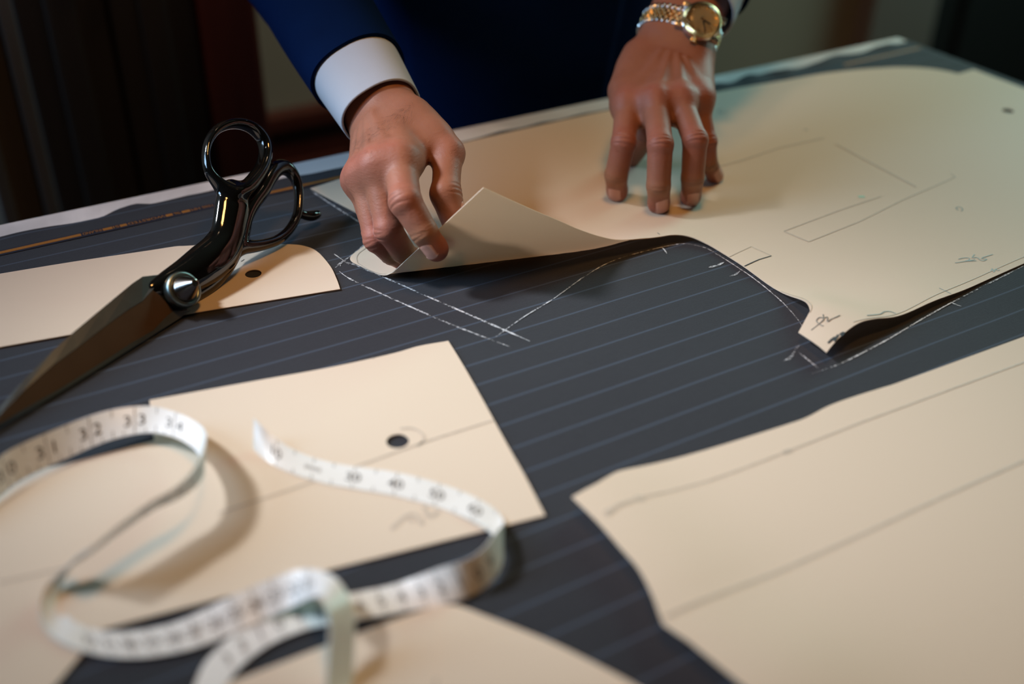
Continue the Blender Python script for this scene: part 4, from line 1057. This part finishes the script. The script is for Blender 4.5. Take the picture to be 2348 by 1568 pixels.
# eyes
for s in (-1, 1):
    MB().lathe([(0, 0.0115), (0.006, 0.0100), (0.0105, 0.005), (0.0115, 0), (0.0105, -0.005), (0, -0.0115)], 16, Matrix.Translation(Vector(HC+[s*0.032, -0.0895, 0.010]))).obj('eye', M['shirt'], person, True)

# ------------------------------------------------------------------ clothes
def tube(name, rings, m, parent, nseg=48, thick=0.002, wr=0.0, inner=6, seed=0):
    """rings: (centre, u half-axis vector, v half-axis vector) from the open hem upwards; a shell with a rounded hem"""
    r_ = np.random.default_rng(seed); ph = r_.uniform(0, 6.28, 8)
    rows = []
    def ring(c, u, v, sc, k, t):
        out = []
        for i in range(nseg):
            a = 2*math.pi*i/nseg; s = sc
            if wr: s = s*(1+wr*min(1, t*3)*(math.sin(2*a+ph[0]+t*9)+0.7*math.sin(3*a+ph[1]-t*14)+0.5*math.sin(5*a+ph[2]+t*23))/2)
            ca, sa = math.cos(a), math.sin(a); e = 2/2.3
            ca, sa = math.copysign(abs(ca)**e, ca), math.copysign(abs(sa)**e, sa)
            out.append(c+u*ca*s+v*sa*s)
        return out
    R_ = rings; n = len(R_)
    def sh_(u, v, d): return u*(1-d/np.linalg.norm(u)), v*(1-d/np.linalg.norm(v))
    for k in range(min(inner, n)-1, 0, -1):
        c, u, v = R_[k]; u2, v2 = sh_(u, v, thick); rows.append(ring(c, u2, v2, 1, k, k/n))
    c, u, v = R_[0]; ax = norm(R_[0][0]-R_[1][0])
    u2, v2 = sh_(u, v, thick); rows.append(ring(c, u2, v2, 1, 0, 0))
    u2, v2 = sh_(u, v, thick*0.5); rows.append(ring(c+ax*thick*0.6, u2, v2, 1, 0, 0))
    for k in range(n):
        c, u, v = R_[k]; rows.append(ring(c, u, v, 1, k, k/n))
    vv = [p for r in rows for p in r]; ff = []
    for i in range(len(rows)-1):
        for j in range(nseg): ff.append((i*nseg+j, i*nseg+(j+1) % nseg, (i+1)*nseg+(j+1) % nseg, (i+1)*nseg+j))
    return obj(name, vv, ff, m, parent, True)
def path_rings(keys, step=0.012):     # keys: (centre, u vector, v vector)
    K = np.array([np.concatenate(k) for k in keys]); C_ = catmull(K, 12)
    return [(c[:3], c[3:6], c[6:9]) for c in C_]
def frame(ax, ux):
    ax = norm(ax); u = norm(np.asarray(ux)-ax*(np.asarray(ux) @ ax)); return u, np.cross(ax, u)

# right cuff and sleeve (left in the picture)
_, _, axR = hinfo['R']; c0 = PD(874, 257, .884); c1 = PD(818, 164, .925)
axd = norm(c1-c0)
uR, vR = frame(axd, P(958, 208, 0.09)-P(790, 305, 0.09))
uR = norm(PD(957, 208, .885)-PD(789, 305, .885)); uR = norm(uR-axd*(uR @ axd)); vR = np.cross(axd, uR)
JK = None
hw0 = np.linalg.norm(PD(957, 208, .885)-PD(789, 305, .885))/2; hw1 = np.linalg.norm(PD(906, 106, .925)-PD(731, 222, .925))/2
cR = [(c0+(c1-c0)*t, uR*(hw0+(hw1-hw0)*t), vR*(0.0285+0.003*t)) for t in (0, 0.02, 0.1, 0.35, 0.7, 1.1, 1.7)]
tube('shirt_cuff', path_rings(cR), M['shirt'], person, thick=0.0022, inner=60)
jk_c = np.array([PERX, 1.09, 1.2])
def jacket_sdf(Q):
    d = ell(Q, np.array([PERX, 1.085, 1.30]), I3, (0.205, 0.135, 0.27))
    d = smin(d, ell(Q, np.array([PERX, 1.065, 1.02]), I3, (0.185, 0.135, 0.26)), 0.10)
    d = smin(d, ell(Q, np.array([PERX, 1.085, 0.80]), I3, (0.20, 0.130, 0.16)), 0.08)
    for S_ in (LS, RS): d = smin(d, cap(Q, np.array([PERX, 1.10, 1.49]), S_, 0.062, 0.068), 0.05)
    # right front laps over the left
    lap = PERX+0.045+0.10*(Q[:, 2]-1.05)
    fr = (Q[:, 1] < 1.02) & (Q[:, 2] < 1.30)
    d = d-0.0035*fr*(1/(1+np.exp(-(lap-Q[:, 0])/0.0012)))
    d = np.maximum(d, 0.70-Q[:, 2]); d = np.maximum(d, Q[:, 2]-1.55)
    return d
jv, jq = polymesh(jacket_sdf, (0.25, 0.90, 0.64), (0.9, 1.27, 1.62), 0.006, coarse=4, slack=1.6)
JK = obj('jacket', jv, jq, M['navy_suit'], person, True)
for z in (1.02, 1.13):
    bx = PERX+0.02
    X = Matrix.Translation((bx, 0.9265 if z < 1.1 else 0.935, z)) @ Matrix.Rotation(math.radians(90), 4, 'X')
    MB().lathe([(0, 0.003), (0.006, 0.003), (0.0095, 0.0042), (0.0105, 0.003), (0.0105, 0.0), (0, 0)], 20, X).obj('jacket_button', M['print'], JK, True)
s0 = c0+(c1-c0)*0.96
h0 = np.linalg.norm(PD(914, 102, .930)-PD(724, 224, .930))/2
el = RE
def mixr(a, b, t): return a*(1-t)+b*t
a1 = norm(el-s0)
sl = [(s0, uR*h0, vR*0.034), (s0+axd*0.004, uR*h0*1.004, vR*0.0343), (s0+axd*0.05, uR*h0*1.06, vR*0.038), (s0+(axd*0.7+a1*0.3)*0.12, uR*h0*1.16, vR*0.045), (mixr(s0, el, 0.72), uR*h0*1.26, vR*0.054)]
a2 = norm(RS-el); u2, v2 = frame(a2, uR)
sl += [(el+np.array([0.0, 0.0, 0.02]), norm(uR+u2)*0.060, norm(vR+v2)*0.060), (mixr(el, RS, 0.4), u2*0.066, v2*0.066), (mixr(el, RS, 0.8), u2*0.074, v2*0.074), (mixr(el, RS, 1.05), u2*0.07, v2*0.07)]
tube('sleeve', path_rings(sl), M['navy_suit'], JK, thick=0.003, wr=0.022, inner=12, seed=3)
# left cuff and sleeve (top right in the picture)
lw = LH['W']; lf = LH['F']; axl = norm(lf-lw)
uL = norm(PD(1640, 70, 1.03)-PD(1460, 55, 1.03)); uL = norm(uL-axl*(uL @ axl)); vL = np.cross(axl, uL)
cl0 = PD(1588, 8, 1.06)
cL = [(cl0+axl*t, uL*(0.0415+0.02*t)+axl*(-0.010), vL*(0.033+0.02*t)) for t in (0, 0.001, 0.006, 0.02, 0.045, 0.075)]
tube('shirt_cuff', path_rings(cL), M['shirt'], person, thick=0.0022, inner=60)
sL0 = cl0+axl*0.030; e2 = LE; b1 = norm(e2-sL0)
u3, v3 = frame(norm(LS-e2), uL)
sl2 = [(sL0, uL*0.047, vL*0.039), (sL0+axl*0.004, uL*0.047, vL*0.039), (mixr(sL0, e2, 0.4), uL*0.052, vL*0.046), (mixr(sL0, e2, 0.8), uL*0.058, vL*0.054), (e2+np.array([0, 0, 0.015]), norm(uL+u3)*0.060, norm(vL+v3)*0.060), (mixr(e2, LS, 0.4), u3*0.066, v3*0.066), (mixr(e2, LS, 0.8), u3*0.074, v3*0.074), (mixr(e2, LS, 1.05), u3*0.07, v3*0.07)]
tube('sleeve', path_rings(sl2), M['navy_suit'], JK, thick=0.003, wr=0.02, inner=12, seed=5)
# collar, tie-less shirt front is hidden; trousers and shoes stand behind the table
def tr_sdf(Q):
    d = ell(Q, np.array([PERX, 1.10, 0.86]), I3, (0.175, 0.125, 0.15))
    for s in (-1, 1): d = smin(d, chain(Q, np.array([[PERX+s*0.09, 1.12, 0.90], [PERX+s*0.10, 1.10, 0.50], [PERX+s*0.11, 1.13, 0.07]]), [0.10, 0.080, 0.068], 0.01), 0.03)
    return np.maximum(d, 0.045-Q[:, 2])
tv_, tq_ = polymesh(tr_sdf, (0.3, 0.92, 0.0), (0.85, 1.29, 1.05), 0.009, coarse=4); obj('trousers', tv_, tq_, M['trouser'], person, True)
for s in (-1, 1):
    def sh_sdf(Q, s=s):
        d = cap(Q, np.array([PERX+s*0.112, 1.15, 0.045]), np.array([PERX+s*0.125, 0.99, 0.034]), 0.044, 0.034); d = smin(d, cap(Q, np.array([PERX+s*0.112, 1.15, 0.05]), np.array([PERX+s*0.112, 1.14, 0.085]), 0.042, 0.045), 0.02)
        return np.maximum(d, 0.001-Q[:, 2])
    v_, q_ = polymesh(sh_sdf, (PERX+s*0.11-0.08, 0.92, -0.02), (PERX+s*0.11+0.08, 1.22, 0.16), 0.006, coarse=3); obj('shoe', v_, q_, M['enamel'], person, True)

# ------------------------------------------------------------------ wristwatch
fL = hinfo['L'][0]
wc_dir = ray(1603, 58)
# first surface along the ray through the dial
t = 0.9
for _ in range(200):
    d = float(fL((CC+wc_dir*t)[None])[0])
    if d < 0.0003: break
    t += max(d, 0.0003)*0.8
hit = CC+wc_dir*min(t, 1.04)
eps = 0.0006
g = np.array([fL((hit+e)[None])[0]-fL((hit-e)[None])[0] for e in np.eye(3)*eps]); gn = norm(g)
axw = norm(lf-lw)                                        # towards the elbow
view = -wc_dir
wn = norm(0.25*gn+0.9*view); wn = norm(wn-axw*(wn @ axw)*0.6)
wy = norm(np.cross(wn, norm(CR[0]*0.92-CR[1]*0.39)))     # roughly along the forearm
if wy @ axw < 0: wy = -wy
wx_ = np.cross(wy, wn)                                   # along the strap, to the right in the picture
wc = hit+gn*0.001
WX = Matrix(((wx_[0], wy[0], wn[0], wc[0]), (wx_[1], wy[1], wn[1], wc[1]), (wx_[2], wy[2], wn[2], wc[2]), (0, 0, 0, 1)))
WA = thing('wristwatch', wc, 'steel and gold wristwatch with a champagne dial on the man\'s left wrist', 'watch')
cs = MB().lathe([(0, -0.001), (0.0165, -0.001), (0.0176, 0.001), (0.0178, 0.0065), (0.0170, 0.0078), (0, 0.0078)], 64, WX)
for sx in (-1, 1):
    for sy in (-1, 1):
        cs.box((min(sx*0.0105, sx*0.0205), min(sy*0.0085, sy*0.0125), 0.000), (max(sx*0.0105, sx*0.0205), max(sy*0.0085, sy*0.0125), 0.0058), 0.0008, WX)
auto_smooth(cs.obj('case', M['watch_steel'], WA), 35)
bz = MB(); nf = 180; pv = []; pf = []
for i in range(nf):
    a = 2*math.pi*i/nf; fl = 0.0004*(1 if i % 3 == 0 else (-0.3 if i % 3 == 1 else 0.3))
    for r, z in ((0.0174, 0.0078), (0.0172+fl*0.4, 0.0090+fl*0.3), (0.0146, 0.0112+fl), (0.0143, 0.0104)): pv.append(WX @ Vector((r*math.cos(a), r*math.sin(a), z)))
for i in range(nf):
    for j in range(3): pf.append((i*4+j, ((i+1) % nf)*4+j, ((i+1) % nf)*4+j+1, i*4+j+1))
bz.add(pv, pf).obj('bezel', M['watch_gold'], WA)
DL = MB().lathe([(0.0146, 0.0084), (0.0, 0.0084)], 64, WX).obj('dial', M['dial'], WA)
for i in range(12):
    a = 2*math.pi*i/12
    MB().box((-0.0005, 0.0102, 0.0084), (0.0005, 0.0128, 0.0088), 0, WX @ Matrix.Rotation(a, 4, 'Z')).obj('hour_marker', M['watch_gold'], DL)
MB().box((-0.0006, -0.002, 0.0090), (0.0006, 0.0080, 0.0093), 0, WX @ Matrix.Rotation(math.radians(-100), 4, 'Z')).obj('hour_hand', M['print'], WA)
MB().box((-0.0005, -0.002, 0.0095), (0.0005, 0.0112, 0.0098), 0, WX @ Matrix.Rotation(math.radians(-148), 4, 'Z')).obj('minute_hand', M['print'], WA)
MB().lathe([(0.0012, 0.0088), (0.0012, 0.0100), (0, 0.0100)], 16, WX).obj('hand_boss', M['watch_gold'], WA)
MB().lathe([(0.0142, 0.0106), (0.0138, 0.0114), (0.008, 0.0117), (0, 0.0118)], 48, WX).obj('crystal', M['glass'], WA, True)
CX = WX @ Matrix.Translation((0, -0.0176, 0.0042)) @ Matrix.Rotation(math.radians(90), 4, 'X')
cw = []; 
kp = MB(); n_ = 48; pv = []; pf = []
for i in range(n_):
    a = 2*math.pi*i/n_; rr = 0.0031 if i % 2 else 0.0028
    for r, z in ((0.0022, -0.001), (rr, 0.0004), (rr, 0.0030), (0.0024, 0.0036), (0.0001, 0.0037)): pv.append(CX @ Vector((r*math.cos(a), r*math.sin(a), z)))
for i in range(n_):
    for j in range(4): pf.append((i*5+j, ((i+1) % n_)*5+j, ((i+1) % n_)*5+j+1, i*5+j+1))
kp.add(pv, pf).obj('crown', M['watch_gold'], WA)
# bracelet: rows of five links wrapped around the wrist
BR = MB().box((-0.0095, -0.0088, -0.0012), (0.0095, 0.0088, -0.0008), 0.0001, WX).obj('bracelet', M['watch_steel'], WA)
def link(w, h):
    bm = bmesh.new(); bmesh.ops.create_cube(bm, size=1.0)
    for v in bm.verts: v.co = Vector((v.co.x*w, v.co.y*h, v.co.z*0.0026))
    bmesh.ops.bevel(bm, geom=[e for e in bm.edges if abs((e.verts[0].co-e.verts[1].co).y) > 1e-6], offset=0.0008, segments=2, affect='EDGES')
    me = bpy.data.meshes.new('link'); bm.to_mesh(me); bm.free(); return me
me_s = link(0.0042, 0.0046); me_s.materials.append(M['watch_steel']); me_s.shade_smooth()
me_g = link(0.0036, 0.0030); me_g.materials.append(M['watch_gold']); me_g.shade_smooth()
def wrist_pt(ang, off):
    # march towards the forearm axis in the plane of the watch
    dr = wn*math.cos(ang)+wx_*math.sin(ang); c = axis_c
    p = c+dr*0.07
    for _ in range(60):
        d = float(fL(p[None])[0]); p = p-dr*max(min(d, 0.01), -0.004)*0.8
        if abs(d) < 0.0001: break
    return p+dr*off
# centre of the wrist section nearest to the watch
tt_ = (wc-lw) @ axw; axis_c = lw+axw*tt_
axis_c = axis_c+wy*((wc-axis_c) @ wy)
angs = np.linspace(0, 2*math.pi, 721); ring_p = np.array([wrist_pt(a, 0.0022) for a in angs[::6]])
for _ in range(6): ring_p = 0.25*np.roll(ring_p[:-1], 1, 0).repeat(1, 0)[:].tolist() if False else ring_p
rp = ring_p[:-1].copy()
for _ in range(4): rp = 0.25*np.roll(rp, 1, 0)+0.5*rp+0.25*np.roll(rp, -1, 0)
rp = np.vstack([rp, rp[:1]]); rs = np.concatenate([[0], np.cumsum(np.linalg.norm(np.diff(rp, axis=0), axis=1))]); tot = rs[-1]
def ring_at(s):
    s = s % tot; p = np.array([np.interp(s, rs, rp[:, i]) for i in range(3)]); q = np.array([np.interp((s+0.001) % tot, rs, rp[:, i]) for i in range(3)])
    t = norm(q-p); t = norm(t-wy*(t @ wy)); n = np.cross(t, wy); n = n if n @ (p-axis_c) > 0 else -n
    return p, t, n
s_w = rs[np.argmin(np.linalg.norm(rp-wc, axis=1))]
first = 0.0175; nrow = int((tot-2*first)/0.0050)
pitch = (tot-2*first)/nrow
for r in range(nrow+1):
    s = s_w+first+pitch*r
    for cidx, yo in enumerate((-0.0072, -0.0032, 0.0, 0.0032, 0.0072)):
        so = s+(pitch/2 if cidx in (1, 3) else 0)
        if so > s_w+tot-first+0.001: continue
        p, t, n = ring_at(so)
        o = bpy.data.objects.new('link', me_s if cidx in (0, 4) else me_g); COL.objects.link(o)
        o.parent = BR; q = p+wy*yo
        tx = np.cross(wy, n)
        o.matrix_local = Matrix(((tx[0], wy[0], n[0], q[0]), (tx[1], wy[1], n[1], q[1]), (tx[2], wy[2], n[2], q[2]), (0, 0, 0, 1)))
